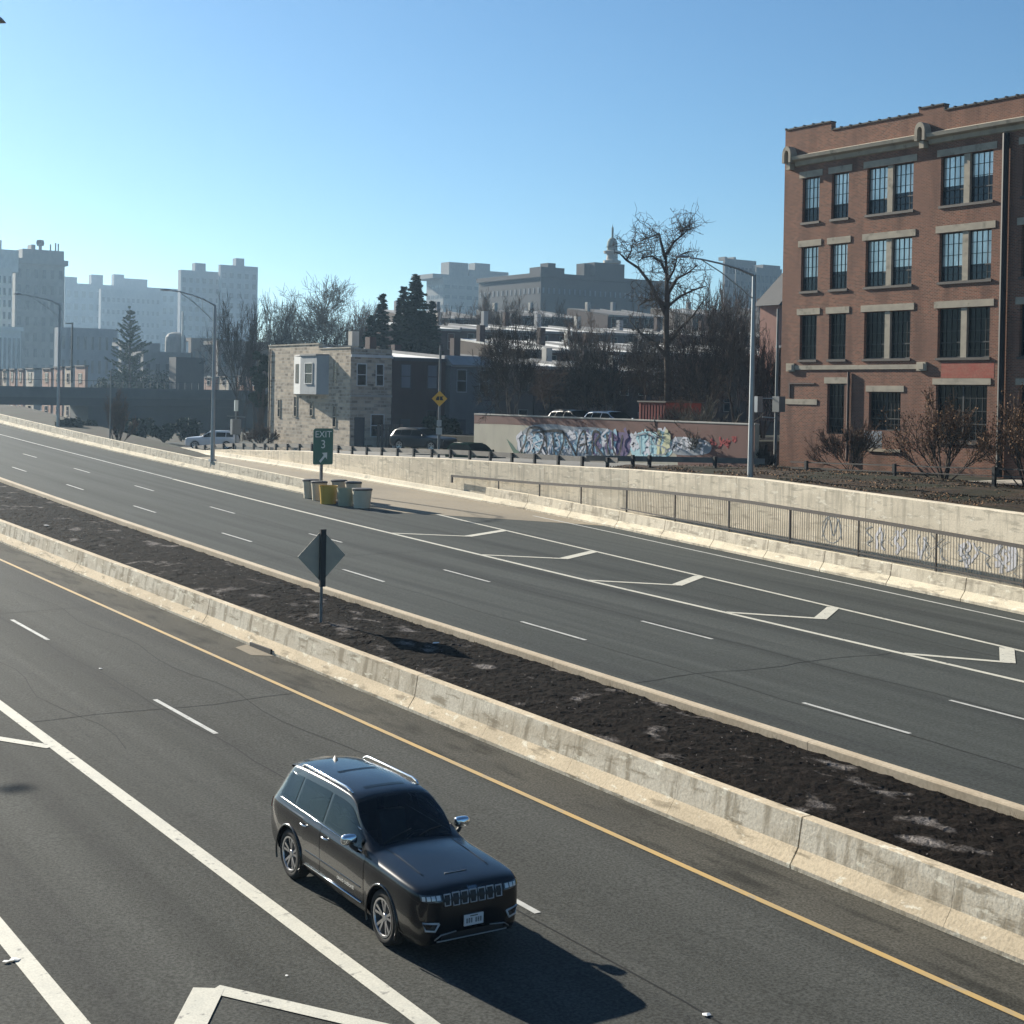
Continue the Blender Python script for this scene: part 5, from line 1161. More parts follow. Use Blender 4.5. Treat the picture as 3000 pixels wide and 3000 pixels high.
win_x(bay, 110.75, 112.05, 8.05, 9.65, 54.25)
mb = MB(); a, b = Vector((54.97, 115.1, 0)), Vector((54.42, 113.5, 0)); nn = Vector((-(115.1-113.5), .55, 0)).normalized()*.03; a -= Vector((.16, 0, 0)); 
mb.add([tuple(Vector((lerp(55, 54.25, s), lerp(115.8, 113.0, s), z))+nn) for s, z in ((.28, 8.05), (.78, 8.05), (.78, 9.65), (.28, 9.65))], [(0, 1, 2, 3)]); wn = mb.build('window', M['glass_dark'], bay)
mb = MB(); mb.add([(x-(.08 if i in (1, 2) else 0), y, 10.3) for i, (x, y) in enumerate(P)]+[(x-(.08 if i in (1, 2) else 0), y, 10.42) for i, (x, y) in enumerate(P)], [(0, 1, 2, 3), (7, 6, 5, 4), (0, 4, 5, 1), (1, 5, 6, 2), (2, 6, 7, 3)]); mb.build('bay_roof', M['roof_grey'], bay)
for y0, y1, z0, z1 in ((115.15, 115.6, 5.3, 6.9), (112.1, 112.6, 5.4, 6.5), (107.9, 108.4, 8.15, 9.7), (107.9, 108.4, 4.6, 6.2), (118.4, 118.8, 5.2, 6.6)): win_x(st, y0, y1, z0, z1, 55, M['limestone'])
mb = MB(); mb.tube([(54.92, 120.5, 2), (54.92, 120.5, 11)], .06, 6); mb.build('downpipe', M['black'], st)
win_y(st, 55.6, 56.35, 7.95, 9.6, YF); win_y(st, 57.3, 57.9, 7.95, 9.6, YF)
mb = MB(); mb.box(55.0, 58.72, YF-.14, YF-.004, 10.15, 10.36); mb.build('gutter', M['white_trim'], st)
mb = MB(); mb.box(55.0, 58.70, YF-.10, YF-.004, 7.02, 7.18); mb.build('belt_course', M['fascia_tan'], st)
mb = MB(); mb.box(55.4, 56.3, YF-.05, YF-.004, 3.0, 5.4); mb.build('door', M['far_dark'], st)
win_y(st, 56.9, 58.0, 3.9, 5.6, YF)
mb = MB(); mb.box(58.0, 58.6, 108, 108.8, 10.6, 11.9); mb.build('chimney', M['dark_brick'], st)
mb = MB()
for k in range(7): mb.box(56.6+k*.34, 56.85+k*.34, YF-1.6, YF-1.54, 2.8, 4.9)
mb.box(56.4, 59.1, YF-1.54, YF-1.50, 4.4, 4.5); tag(mb.build('wooden_fence', M['brown_house']), 'dark board fence in front of the stone house', 'fence')
def rowhouse(lab, x0, x1, y0, dep_, zb, ze, wm, rm, rise=1.0, bays=2, chim=True, group='row houses', cat='house', trim=None, glow=None, storeys=2, name='row_house'):
    t = thing(name, lab, cat, ((x0+x1)/2, y0, zb), 0, group)
    mb = MB(); mb.add([(x0, y0, zb-2), (x1, y0, zb-2), (x1, y0+dep_, zb-2), (x0, y0+dep_, zb-2), (x0, y0, ze-.2), (x1, y0, ze-.2), (x1, y0+dep_, ze+rise-.2), (x0, y0+dep_, ze+rise-.2)], [(0, 1, 5, 4), (1, 2, 6, 5), (2, 3, 7, 6), (3, 0, 4, 7), (4, 5, 6, 7)]); mb.build('wall', wm, t)
    slope_roof(t, x0+.16, x1-.16, y0, y0+dep_, ze+.02, rise, rm)
    H = (ze-zb)/storeys
    for s in range(storeys):
        for k in range(bays):
            cx_ = lerp(x0, x1, (k+.5)/bays); z0_ = zb+s*H+H*.34
            if s == 0 and k == 0: mb = MB(); mb.box(cx_-.45, cx_+.45, y0-.05, y0-.004, zb+.2, zb+2.4); mb.build('door', M['far_dark'], t); continue
            win_y(t, cx_-.42, cx_+.42, z0_, z0_+H*.5, y0, trim or M['dim_trim'], glow if glow and s else None)
    mb = MB(); mb.box(x0+.02, x1-.02, y0-.22, y0-.13, ze-.28, ze-.02); mb.build('cornice', trim or M['dim_trim'], t)
    mb = MB(); mb.add([(x1-.15, y0-.1, ze-.2), (x1+.14, y0-.1, ze-.2), (x1+.14, y0+dep_, ze+rise-.2), (x1-.15, y0+dep_, ze+rise-.2), (x1-.15, y0-.1, ze+.25), (x1+.14, y0-.1, ze+.25), (x1+.14, y0+dep_, ze+rise+.25), (x1-.15, y0+dep_, ze+rise+.25)], [(0, 1, 5, 4), (1, 2, 6, 5), (2, 3, 7, 6), (3, 0, 4, 7), (4, 5, 6, 7)]); mb.build('party_wall', M['roof_grey'], t)
    if chim: mb = MB(); cy = y0+dep_*random.uniform(.25, .7); mb.box(x0+.2, x0+.85, cy, cy+.7, ze, ze+rise+random.uniform(.7, 1.5)); mb.build('chimney', random.choice((M['dark_brick'], M['roof_grey'], M['fascia_tan'])), t)
    return t
r2 = rowhouse('dark purplish brick row house between the stone house and the grey sided house', 58.75, 63.7, YF, 14, 2.9, 10.25, M['dark_brick'], M['roof_white'], .9, 2, True, trim=M['far_dark'], glow=M['far_grey'])
r3 = rowhouse('grey sided row house with a rounded pale roof edge, right of the purplish brick house', 63.8, 68.2, YF-.6, 14, 2.9, 9.9, M['grey_siding'], M['roof_grey'], .9, 2, True, trim=M['grey_bay'])
mb = MB(); mb.add([(63.8, YF-1.0, 9.75), (68.2, YF-1.0, 9.75), (68.2, YF+.2, 10.55), (63.8, YF+.2, 10.55), (63.8, YF+.2, 9.6), (68.2, YF+.2, 9.6)], [(0, 1, 2, 3), (0, 4, 5, 1), (0, 3, 4), (1, 5, 2), (2, 5, 4, 3)]); mb.build('eave', M['roof_grey'], r3)
for i, (x0, wm) in enumerate(((68.3, 'brown_house'), (72.6, 'dark_brick'), (76.9, 'brown_house'), (81.2, 'dark_brick'), (85.5, 'brown_house'))):
    rowhouse(ORD[i]+' brown row house right of the grey sided house, counted from the left', x0, x0+4.2, YF, 13, 3.3, 10.0-.1*i, M[wm], M['roof_white'] if i % 2 else M['roof_grey'], .9, 2)
for i in range(12):
    x0 = 84+i*4.7; ze = 12.0+.05*i
    rowhouse(ORD[i]+' house from the left in the nearer white roofed row', x0, x0+4.6, 124, 13, 4.8, ze, M[('brown_house', 'dark_brick', 'brown_house', 'grey_dim')[i % 4]], M['roof_white'] if i % 5 != 3 else M['roof_grey'], 1.35, 2, group='white roofed row houses')
for i in range(13):
    x0 = 92+i*5.6; ze = 15.4+.10*i
    rowhouse(ORD[i]+' house from the left in the upper white roofed row', x0, x0+5.5, 158, 13, 8, ze, M[('dark_brick', 'brown_house', 'grey_dim')[i % 3]], M['roof_white'] if i % 4 != 1 else M['roof_grey'], 1.15, 2, group='upper white roofed row houses')
for i in range(9):
    x0 = 118+i*9.5
    rowhouse(ORD[i]+' dim house from the left on the hill below the domed building', x0, x0+7.5, 205+6*(i % 2), 12, 12+i*.6, 19.5+.5*i, M[('brown_house', 'dark_brick', 'grey_dim')[i % 3]], M['roof_dark'] if i % 3 else M['roof_grey'], 1.6, 3, group='hill houses')
gh = dep(2283, 960, 160)
t = thing('gabled_house', 'red house with a steep dark gable roof at the left edge of the brick building', 'house', (gh.x, gh.y, gh.z-8))
mb = MB(); mb.box(gh.x, gh.x+9, gh.y, gh.y+3, gh.z-10, gh.z+2.4); mb.build('wall', M['rust_wall'], t)
mb = MB(); mb.prism([(gh.x-.6, gh.z+2.4), (gh.x+9.6, gh.z+2.4), (gh.x+4.5, gh.z+7.0)], 4, lambda a, b, c: (a, gh.y-.5+c, b)); mb.build('roof', M['roof_dark'], t)
win_y(t, gh.x+.8, gh.x+1.9, gh.z-.6, gh.z+1.4, gh.y, M['white_trim']); win_y(t, gh.x+3.6, gh.x+4.6, gh.z-.6, gh.z+1.4, gh.y, M['white_trim'])
mb = MB(); mb.box(gh.x-.5, gh.x+9.2, gh.y-1.6, gh.y-.01, gh.z-2.2, gh.z-1.9); mb.build('porch_roof', M['roof_grey'], t)
gwl = thing('garden_wall', 'low grey garden wall in front of the row house doors beside the stone house', 'wall', (59.5, YF-3, 2.9))
mb = MB(); mb.box(57.2, 63.5, YF-3.2, YF-2.95, 2.2, 3.75); mb.build('wall_face', M['roof_grey'], gwl); mb = MB(); mb.box(57.15, 63.55, YF-3.25, YF-2.90, 3.75, 3.85); mb.build('coping', M['fascia_tan'], gwl)

# ------------------------------------------------------------------ far buildings (front left corner at a surveyed direction and distance)
def cbox(name, lab, cat, m, d, pl, pc, pr, pyt, zb, nwx=0, nwy=0, nz=0, wm=None, ww=.5, wh=.55, parts=(), group=None, cornice=None, z_top=None, zmin=.08):
    c = dep(pc, pyt, d); x0, y0 = c.x, c.y; zt = c.z; x1 = ony(pr, pyt, y0).x; y1 = onx(pl, pyt, x0).y if pl < pc else y0+25
    y1 = min(y1, y0+140)
    t = thing(name, lab, cat, (x0, y0, zb), 0, group); mb = MB(); mb.box(x0, x1, y0, y1, zb-3, zt); mb.build('wall', m, t)
    wm = wm or M['far_window']; H = (zt-zb)
    proto = {}
    def win(face, cx_, cz_, w_, h_):
        key = (face, round(w_, 3), round(h_, 3))
        if key not in proto:
            mb = MB()
            if face == 'y': mb.box(-w_/2, w_/2, -.08, -.01, -h_/2, h_/2)
            else: mb.box(-.08, -.01, -w_/2, w_/2, -h_/2, h_/2)
            o = mb.build('window', wm, None, world=False); proto[key] = o
        else:
            o = proto[key].copy(); COL.objects.link(o)
        o.parent = t; o.location = ((cx_-x0, 0, cz_-zb) if face == 'y' else (0, cx_-y0, cz_-zb))
    tot = nz*(nwx+nwy)
    if tot:
        for k in range(nz):
            z = zb+H*(zmin+(1-zmin-.04)*(k+.5)/nz)
            for i in range(nwx): win('y', lerp(x0, x1, (i+.5)/nwx), z, (x1-x0)/nwx*ww, H*(1-zmin-.04)/nz*wh)
            for i in range(nwy): win('x', lerp(y0, y1, (i+.5)/nwy), z, (y1-y0)/nwy*ww, H*(1-zmin-.04)/nz*wh)
    if cornice: mb = MB(); mb.box(x0-cornice, x1+cornice, y0-cornice, y1+cornice, zt-.02*H-.4, zt+.3); mb.build('cornice', m, t)
    for nm, pa, pb, py_, dd in parts:
        a = ony(pa, py_, y0+dd); b = ony(pb, py_, y0+dd); mb = MB(); mb.box(a.x, b.x, y0+dd, y0+dd+max(4, (b.x-a.x)*.7), zt-.5, a.z); mb.build(nm, m, t)
    return t, (x0, x1, y0, y1, zt)
G0 = 2.5
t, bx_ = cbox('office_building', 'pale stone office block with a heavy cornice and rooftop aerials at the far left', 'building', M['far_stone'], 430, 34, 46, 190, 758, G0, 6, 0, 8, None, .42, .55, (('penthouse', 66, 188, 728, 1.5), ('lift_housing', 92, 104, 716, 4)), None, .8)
x0, x1, y0, y1, zt = bx_
mb = MB()
for px, py in ((118, 708), (148, 716), (163, 712), (171, 714)): a = ony(px, py, y0+6); mb.tube([(a.x, a.y, zt), (a.x, a.y, a.z)], .22 if px > 130 else .5, 5)
a = ony(118, 712, y0+6); mb.lathe([(0, -1), (1.0, -.8), (1.2, 0), (1.0, .8), (0, 1)], (a.x, a.y, a.z), 10); mb.build('aerial', M['far_dark'], t)
cbox('office_building', 'tall light block with bright window columns cut by the left edge', 'building', M['far_white'], 415, -70, -40, 37, 782, G0, 5, 0, 10, None, .45, .6, (('penthouse', -40, 55, 727, 6), ('chimney', -20, 5, 702, 9)))
t, b_ = cbox('annex', 'low white annex with tall pilasters at the left edge', 'building', M['far_white'], 395, -70, -60, 62, 957, G0, 9, 0, 1, None, .5, .8, (), None, .5)
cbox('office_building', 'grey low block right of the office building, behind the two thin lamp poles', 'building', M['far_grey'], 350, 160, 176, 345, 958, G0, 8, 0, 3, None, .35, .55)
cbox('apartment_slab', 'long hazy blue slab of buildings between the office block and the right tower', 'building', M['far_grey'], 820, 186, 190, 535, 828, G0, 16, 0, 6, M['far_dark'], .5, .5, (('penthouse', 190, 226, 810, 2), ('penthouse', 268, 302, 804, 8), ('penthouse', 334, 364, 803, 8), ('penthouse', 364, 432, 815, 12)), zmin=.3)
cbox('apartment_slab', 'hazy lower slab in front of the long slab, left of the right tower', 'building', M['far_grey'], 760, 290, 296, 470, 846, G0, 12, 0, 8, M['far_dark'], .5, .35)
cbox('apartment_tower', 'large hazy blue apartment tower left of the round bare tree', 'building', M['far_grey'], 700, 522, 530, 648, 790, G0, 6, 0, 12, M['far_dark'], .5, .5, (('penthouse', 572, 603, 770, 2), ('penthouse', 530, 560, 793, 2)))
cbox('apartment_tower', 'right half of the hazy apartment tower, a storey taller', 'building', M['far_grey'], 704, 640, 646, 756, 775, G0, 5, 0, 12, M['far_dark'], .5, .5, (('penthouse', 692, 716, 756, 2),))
for px0, px1, py, d, m, lab in ((356, 470, 1005, 300, 'far_stone', 'low grey flat roofed block behind the lone conifer'), (420, 560, 1032, 262, 'far_stone', 'low pale block with a white roof edge right of the lone conifer'), (560, 650, 992, 330, 'far_brick', 'brown flat roofed block between the tower and the middle street lamp'), (640, 790, 1000, 300, 'far_brick', 'long brown flat roofed block right of the middle street lamp')):
    cbox('low_building', lab, 'building', M[m], d, px0-8, px0, px1, py, G0, 5, 0, 2, None, .4, .4, (('parapet', px0, px1, py-3, 1),), 'low blocks beyond the bridge')
td = dep(515, 985, 320)
t = thing('storage_dome', 'rounded grey tank on a low roof left of the middle street lamp', 'tank', (td.x, td.y, G0))
mb = MB(); mb.lathe([(2.2, -14), (2.2, 0), (2.1, .8), (1.6, 1.5), (.8, 1.8), (0, 1.9)], (td.x, td.y, td.z-1), 20); mb.build('shell', M['far_stone'], t)
mb = MB(); a = dep(536, 912, 318); mb.tube([(a.x, a.y, a.z-10), (a.x, a.y, a.z)], .25, 5); mb.build('vent_pipe', M['far_white'], t)
cbox('dark_building', 'plain dark walled building behind the bridge, right of the lone conifer', 'building', M['far_dark'], 226, 496, 516, 598, 1046, G0, 0, 0, 0)
for i, (a, b, c, py) in enumerate(((-16, 0, 6, 1086), (6, 20, 26, 1086), (28, 44, 48, 1084), (52, 68, 74, 1084), (76, 100, 120, 1082), (124, 150, 156, 1082), (158, 183, 188, 1077), (190, 209, 218, 1077), (220, 250, 258, 1074), (598, 625, 640, 1108), (643, 670, 690, 1106), (692, 715, 728, 1103), (730, 764, 772, 1098))):
    k = i if i < 9 else i-9
    lab = (ORD[k]+' pinkish row house from the left edge behind the bridge') if i < 9 else (ORD[k]+' pinkish house wall over the bridge beside the stone house')
    t, bx_ = cbox('row_house', lab, 'house', M['rose_brick'] if i % 3 != 1 else M['cream_stucco'], 226 if i < 9 else 232, a, b, c, py, 1.5, 0, 0, 0, None, group='houses behind the bridge')
    x0, x1, y0, y1, zt = bx_
    y1 = min(y1, y0+9)
    for zz in (3.2, 8.2):
        win_x(t, lerp(y0, y1, .35), lerp(y0, y1, .65), zz, zz+1.3, x0, M['white_trim'])
    mb = MB(); mb.box(x0-.15, x1+.1, y0-.1, y1, zt, zt+.22); mb.build('roof', M['roof_dark'], t)
# the bridge
YB = 196
bxl, bxr = 44.0, 97.0
t = thing('bridge', 'long dark steel girder bridge crossing the street left of the stone house', 'bridge', (70, YB, 2))
zt_b, zm_b, zl_b = ony(300, 1136, YB).z, ony(300, 1161, YB).z, ony(300, 1189, YB).z
mb = MB(); mb.box(bxl, bxr, YB, YB+.4, zm_b+.1, zt_b); mb.box(bxl, bxr, YB+9, YB+9.4, zm_b+.1, zt_b); mb.build('parapet', M['bridge_side'], t)
mb = MB(); mb.box(bxl, bxr, YB-.25, YB+9.6, zm_b-.25, zm_b+.1); mb.build('deck', M['bridge_side'], t)
for yy in (YB+.1, YB+4.5, YB+9):
    mb = MB(); mb.box(bxl, bxr, yy, yy+.3, zl_b, zm_b-.25); mb.build('girder', M['bridge_steel'], t)
for xx in (46.5,):
    mb = MB(); mb.box(xx-.6, xx+.6, YB+1, YB+8.6, 0, zl_b); mb.build('pier', M['bridge_side'], t)
mb = MB()
for k in range(54): x = lerp(bxl, bxr, (k+.5)/54); mb.box(x-.02, x+.02, YB+.15, YB+.25, zt_b, zt_b+.9)
mb.box(bxl, bxr, YB+.14, YB+.26, zt_b+.88, zt_b+.94); mb.build('railing', M['bridge_steel'], t)
x_shade = ony(258, 1200, YB+1).x
mb = MB(); mb.box(x_shade, bxr, YB+.9, YB+8.8, 0, zl_b-.02); mb.build('underpass_shade', M['bridge_steel'], t)  # dark block added for the shade under the deck
# institution on the hill with a domed lantern
t, (x0, x1, y0, y1, zt) = cbox('institutional_building', 'long dark institutional building on the hill crowned by a small domed lantern', 'building', M['slate_brick'], 430, 1403, 1585, 1966, 801, 14, 26, 14, 2, M['far_grey'], .30, .22, (('penthouse', 1585, 1654, 781, 3), ('penthouse', 1606, 1628, 770, 5), ('chimney', 1712, 1730, 771, 6), ('tower_base', 1742, 1830, 768, 4)), None, .5, zmin=.45)
lc = ony(1793, 768, y0+12); S_ = (lc-EYEV).dot(fw)/4400
lz = lambda py: ony(1793, py, y0+12).z
mb = MB(); mb.lathe([(26*S_, lz(772)), (26*S_, lz(764)), (17*S_, lz(762)), (15*S_, lz(745)), (24*S_, lz(743)), (26*S_, lz(736)), (16*S_, lz(734))], (lc.x, lc.y, 0), 20); mb.build('lantern', M['dome_stone'], t)
mb = MB(); mb.lathe([(15.5*S_, lz(735)), (15.5*S_, lz(716)), (14*S_, lz(707)), (10*S_, lz(700)), (4*S_, lz(696)), (3*S_, lz(694)), (3.2*S_, lz(668)), (1.2*S_, lz(664)), (0, lz(655))], (lc.x, lc.y, 0), 20); mb.build('dome', M['dome_copper'], t)
cbox('apartment_block', 'pale grey apartment block with stepped penthouses behind the dark conifers', 'building', M['far_stone'], 700, 1250, 1300, 1492, 812, 14, 9, 4, 9, None, .7, .35, (('penthouse', 1316, 1372, 767, 4), ('penthouse', 1376, 1490, 790, 3), ('penthouse', 1392, 1436, 770, 8), ('parapet', 1268, 1420, 801, 2)))
cbox('apartment_tower', 'hazy square tower left of the brick building', 'building', M['far_stone'], 610, 2118, 2124, 2216, 757, 20, 8, 0, 7, None, .6, .5, (('lift_housing', 2124, 2131, 752, 2), ('lift_housing', 2150, 2156, 753, 2)))
cbox('apartment_tower', 'lower hazy block between the square tower and the brick building', 'building', M['far_stone'], 600, 2212, 2216, 2291, 783, 20, 6, 0, 6, None, .6, .5, (('penthouse', 2236, 2286, 775, 3),))
# ------------------------------------------------------------------ trees
def rv(rng): return Vector((rng.gauss(0, 1), rng.gauss(0, 1), rng.gauss(0, 1))).normalized()
def gen_branches(seed, levels=4, trunk=.35, kids_=(6, 5, 5, 5), ang=(38, 42, 45, 50), ratio=(.75, .62, .58, .5), upb=.25, wob=.18, r0_=.02, stems=1, stem_ang=25):
    """unit height skeleton -> list of (points, radii, level)"""
    rng = random.Random(seed); out = []
    def br(p, d, L, r, lv):
        n = 4 if lv < 2 else 3; pts = [p]; rad = [r]; q = d.copy()
        for i in range(n):
            q = (q+rv(rng)*wob+Vector((0, 0, upb*.25*(1 if lv > 0 else .2)))).normalized(); pts.append(pts[-1]+q*L/n); rad.append(r*(1-.62*(i+1)/n))
        out.append((pts, rad, lv))
        if lv >= levels: return
        k = kids_[min(lv, len(kids_)-1)]
        for c in range(k):
            t = rng.uniform(.55 if lv == 0 else .25, 1.0) if c else 1.0
            idx = t*n; i = min(int(idx), n-1); pp = pts[i].lerp(pts[i+1], idx-i); dd = (pts[i+1]-pts[i]).normalized()
            a = R(ang[min(lv, len(ang)-1)])*rng.uniform(.55, 1.25)*(.5 if c == 0 else 1); ax = dd.cross(rv(rng))
            if ax.length < .01: continue
            nd = Matrix.Rotation(a, 3, ax.normalized()) @ dd
            br(pp, nd, L*ratio[min(lv, len(ratio)-1)]*rng.uniform(.75, 1.2), max(r*(1-.6*t)*.8, .0009), lv+1)
    for s in range(stems):
        d = Vector((0, 0, 1))
        if stems > 1:
            a = R(stem_ang)*rng.uniform(.25, 1.3); ph = 2*math.pi*(s+rng.random()*.6)/stems; d = Vector((math.sin(a)*math.cos(ph), math.sin(a)*math.sin(ph), math.cos(a)))
        br(Vector((.02*rng.gauss(0, 1), .02*rng.gauss(0, 1), 0)) if stems > 1 else Vector((0, 0, 0)), d, trunk*(rng.uniform(.8, 1.15) if stems > 1 else 1), r0_*(rng.uniform(.6, 1) if stems > 1 else 1), 0)
    return out
def tree_from(name, lab, cat, loc, h, wd, br, tm, cm, cut=1, rmin=.008, leaves=0, lm=None, lsize=.06, group=None, seed=1, rz=0, rscale=1.0):
    zz_ = sorted(b[0][-1].z for b in br); ww_ = sorted(math.hypot(b[0][-1].x, b[0][-1].y) for b in br)
    zmx = zz_[int(len(zz_)*.985)]; wmx = ww_[int(len(ww_)*.90)]
    sz_, sw = h/zmx, wd/2/wmx
    t = thing(name, lab, cat, loc, rz, group); a, b_ = MB(), MB(); rng = random.Random(seed); tips = []
    for pts, rad, lv in br:
        P = [(p.x*sw, p.y*sw, p.z*sz_) for p in pts]; Rr = [max(r*h*rscale, rmin*(.6 if lv > 2 else 1)) for r in rad]
        (a if lv <= cut else b_).tube(P, Rr, 7 if lv == 0 else (5 if lv == 1 else 3), cap=lv <= 1)
        if lv >= 2: tips += P[1:]
    o = a.build('trunk', tm, None, smooth=True, world=False, fix=False); o.parent = t
    o = b_.build('crown', cm, None, world=False, fix=False); o.parent = t
    if leaves and tips:
        l = MB()
        for _ in range(leaves):
            c = Vector(rng.choice(tips))+rv(rng)*lsize*1.5; u = rv(rng)*lsize; v = u.cross(rv(rng)).normalized()*lsize*.6
            l.add([c-u, c+v, c+u, c-v], [(0, 1, 2, 3)])
        o = l.build('dry_leaves', lm or M['deadleaf'], None, world=False, fix=False); o.parent = t
    return t
def gz(p, z=None): return (p.x, p.y, ground(p.x, p.y) if z is None else z)
# prototypes placed straight away
skA = gen_branches(3, 4, .42, (7, 6, 6, 5), (48, 46, 48, 52), r0_=.013, wob=.22, upb=.12)
skB = gen_branches(8, 4, .34, (8, 6, 6, 6), (52, 46, 46, 50), r0_=.011, wob=.18, upb=.15)
skM = gen_branches(15, 4, .5, (5, 5, 6, 5), (36, 42, 46, 50), r0_=.008, stems=6, stem_ang=30, upb=.18)
skR = gen_branches(52, 4, .55, (12, 8, 7, 6), (58, 50, 50, 52), (.52, .62, .6, .55), upb=.03, wob=.16, r0_=.012)
skBig = gen_branches(21, 5, .50, (4, 3, 4, 4, 3), (40, 44, 50, 52, 50), (.62, .60, .58, .52, .5), r0_=.022, wob=.24, upb=.15)
big = dep(1950, 1200, 106)
bt = tree_from('bare_tree', 'tall gnarled bare tree rising above the roofs left of the silver street lamp', 'tree', (big.x, big.y, 4.9), 20.4-4.9, 9.0, skBig, M['bark'], M['twig'], cut=2, rmin=.022, seed=2)
# a hand laid main fork so that its outline is the one in the photograph
mb = MB(); d_ = 106
def tp(px, py): p = dep(px, py, d_); return (p.x, p.y, p.z)
for pts, rr in (([(1955, 1290), (1957, 1100), (1952, 960), (1954, 870), (1953, 800), (1950, 740)], [.27, .24, .21, .18, .12, .08]),
                ([(1954, 930), (1935, 890), (1905, 830), (1870, 785), (1835, 762), (1815, 742), (1800, 738)], [.16, .14, .12, .10, .08, .05, .03]),
                ([(1950, 760), (1935, 705), (1932, 684), (1905, 695), (1885, 702)], [.13, .09, .07, .05, .03]), ([(1952, 745), (1975, 708), (1998, 690), (1999, 668)], [.12, .09, .06, .03]),
                ([(1952, 800), (1935, 765), (1910, 750), (1885, 755), (1870, 765)], [.12, .09, .07, .05, .03]), ([(1958, 860), (1985, 815), (2015, 800), (2045, 775)], [.13, .09, .06, .03]),
                ([(1957, 905), (1930, 875), (1895, 880), (1872, 895)], [.13, .10, .07, .04]), ([(1835, 762), (1850, 735), (1845, 712)], [.07, .05, .03]), ([(1999, 690), (2015, 672), (2030, 668)], [.05, .035, .02]), ([(1957, 1010), (1990, 965), (2030, 925), (2062, 880)], [.15, .11, .07, .04]), ([(1956, 1050), (1915, 1000), (1875, 975), (1845, 940)], [.15, .11, .07, .04]), ([(1954, 900), (1990, 870), (2030, 850), (2070, 838)], [.12, .09, .06, .03]), ([(1953, 830), (1975, 790), (1985, 750), (2020, 735)], [.1, .07, .05, .03])):
    mb.tube([tp(*p) for p in pts], rr, 7)
    rng = random.Random(len(pts)*7+int(pts[0][0]))
    P = [Vector(tp(*p)) for p in pts]
    for _ in range(22):
        i = rng.randrange(1, len(P)) if pts[-1][0] > 1805 else rng.randrange(1, 4); p = P[i-1].lerp(P[i], rng.random()); d0 = (rv(rng)+Vector((0, 0, .5))).normalized(); L = rng.uniform(.6, 2.3); q = [p]; 
        for k in range(4): d0 = (d0+rv(rng)*.35).normalized(); q.append(q[-1]+d0*L/4)
        mb.tube(q, [.026, .022, .018, .014, .009], 3, cap=False)
        for k in range(7):
            d1 = (rv(rng)+Vector((0, 0, .3))).normalized(); a = q[rng.randrange(1, 5)]; mb.tube([a, a+d1*L*.22, a+d1*L*.3+rv(rng)*L*.18], [.018, .014, .008], 3, cap=False)
for c in list(bt.children):
    bpy.data.objects.remove(c)
mb.build('trunk', M['bark'], bt, smooth=True, fix=False)
n_tree = 0
def bare(px, pb_, pt_, wpx, d, sk, lab, tm='bark', cm='twig', group='bare winter trees', rm=.016, z=None, leaves=0, lm=None, name='bare_tree', cat='tree', rs=1.0):
    global n_tree; n_tree += 1
    b = dep(px, pb_, d); top = dep(px, pt_, d).z; zb_ = ground(b.x, b.y) if z is None else z
    return tree_from(name, lab, cat, (b.x, b.y, zb_-.1), top-zb_, wpx/4400*d, sk, M[tm], M[cm], rmin=rm*d/100, leaves=leaves, lm=lm, group=group, seed=n_tree, rz=n_tree*1.7, rscale=rs)
bare(1500, 1230, 925, 250, 101, skM, 'pale stemmed bare tree behind the left part of the painted wall', 'bark_grey', 'twig', z=4.9)
bare(1760, 1230, 985, 210, 112, skM, 'dark many stemmed bare tree left of the tall gnarled tree', z=4.6)
bare(1870, 1230, 990, 190, 103, skB, 'dark bare tree whose crown meets the trunk of the tall gnarled tree', z=4.9)
bare(2060, 1250, 905, 230, 104, skM, 'dark many stemmed bare tree just right of the tall gnarled tree', z=4.8)
bare(2150, 1270, 880, 210, 112, skB, 'dark bare tree behind the arm of the silver street lamp', z=4.6)
bare(2235, 1290, 985, 150, 100, skM, 'dark bare tree between the silver street lamp and the brick building', z=4.6)
xt_ = random.Random(77)
for i in range(5):
    px = 1590+i*110; d = (113, 118, 116)[i % 3]
    bare(px, 1230, xt_.uniform(1010, 1065), xt_.uniform(150, 230), d, (skB, skM, skA)[i % 3], ORD[i]+' bare tree from the left in the thicket against the brown row houses', 'bark', ('twig_brown', 'twig')[i % 2], 'thicket of bare trees', z=4.4)
for i in range(5):
    px = 1580+i*145; d = 148
    bare(px, 1100, xt_.uniform(930, 975), xt_.uniform(90, 150), d, (skA, skM, skB)[i % 3], ORD[i]+' bare tree from the left standing between the two white roofed rows', 'bark', ('twig', 'twig_brown')[i % 2], 'bare trees between the white roofed rows', z=5)
bare(955, 1100, 832, 290, 200, skR, 'broad round pale bare tree above the stone house roof', 'bark_grey', 'twig_pale', rm=.018)
bare(800, 1100, 880, 120, 195, skR, 'smaller pale bare tree between the tower and the broad round tree', 'bark_grey', 'twig_pale')
bare(700, 1290, 880, 150, 150, skB, 'spreading bare tree in front of the hazy tower, right of the middle street lamp', z=2.4)
bare(745, 1290, 900, 90, 165, skA, 'thin bare tree at the right edge of the hazy tower', z=2.4)
bare(1062, 1080, 895, 130, 215, skR, 'bare brown tree between the broad round tree and the conifers', 'bark', 'twig_brown')
bare(1010, 1080, 948, 120, 190, skM, 'low reddish brown tree just above the stone house roof', 'bark', 'twig_brown')
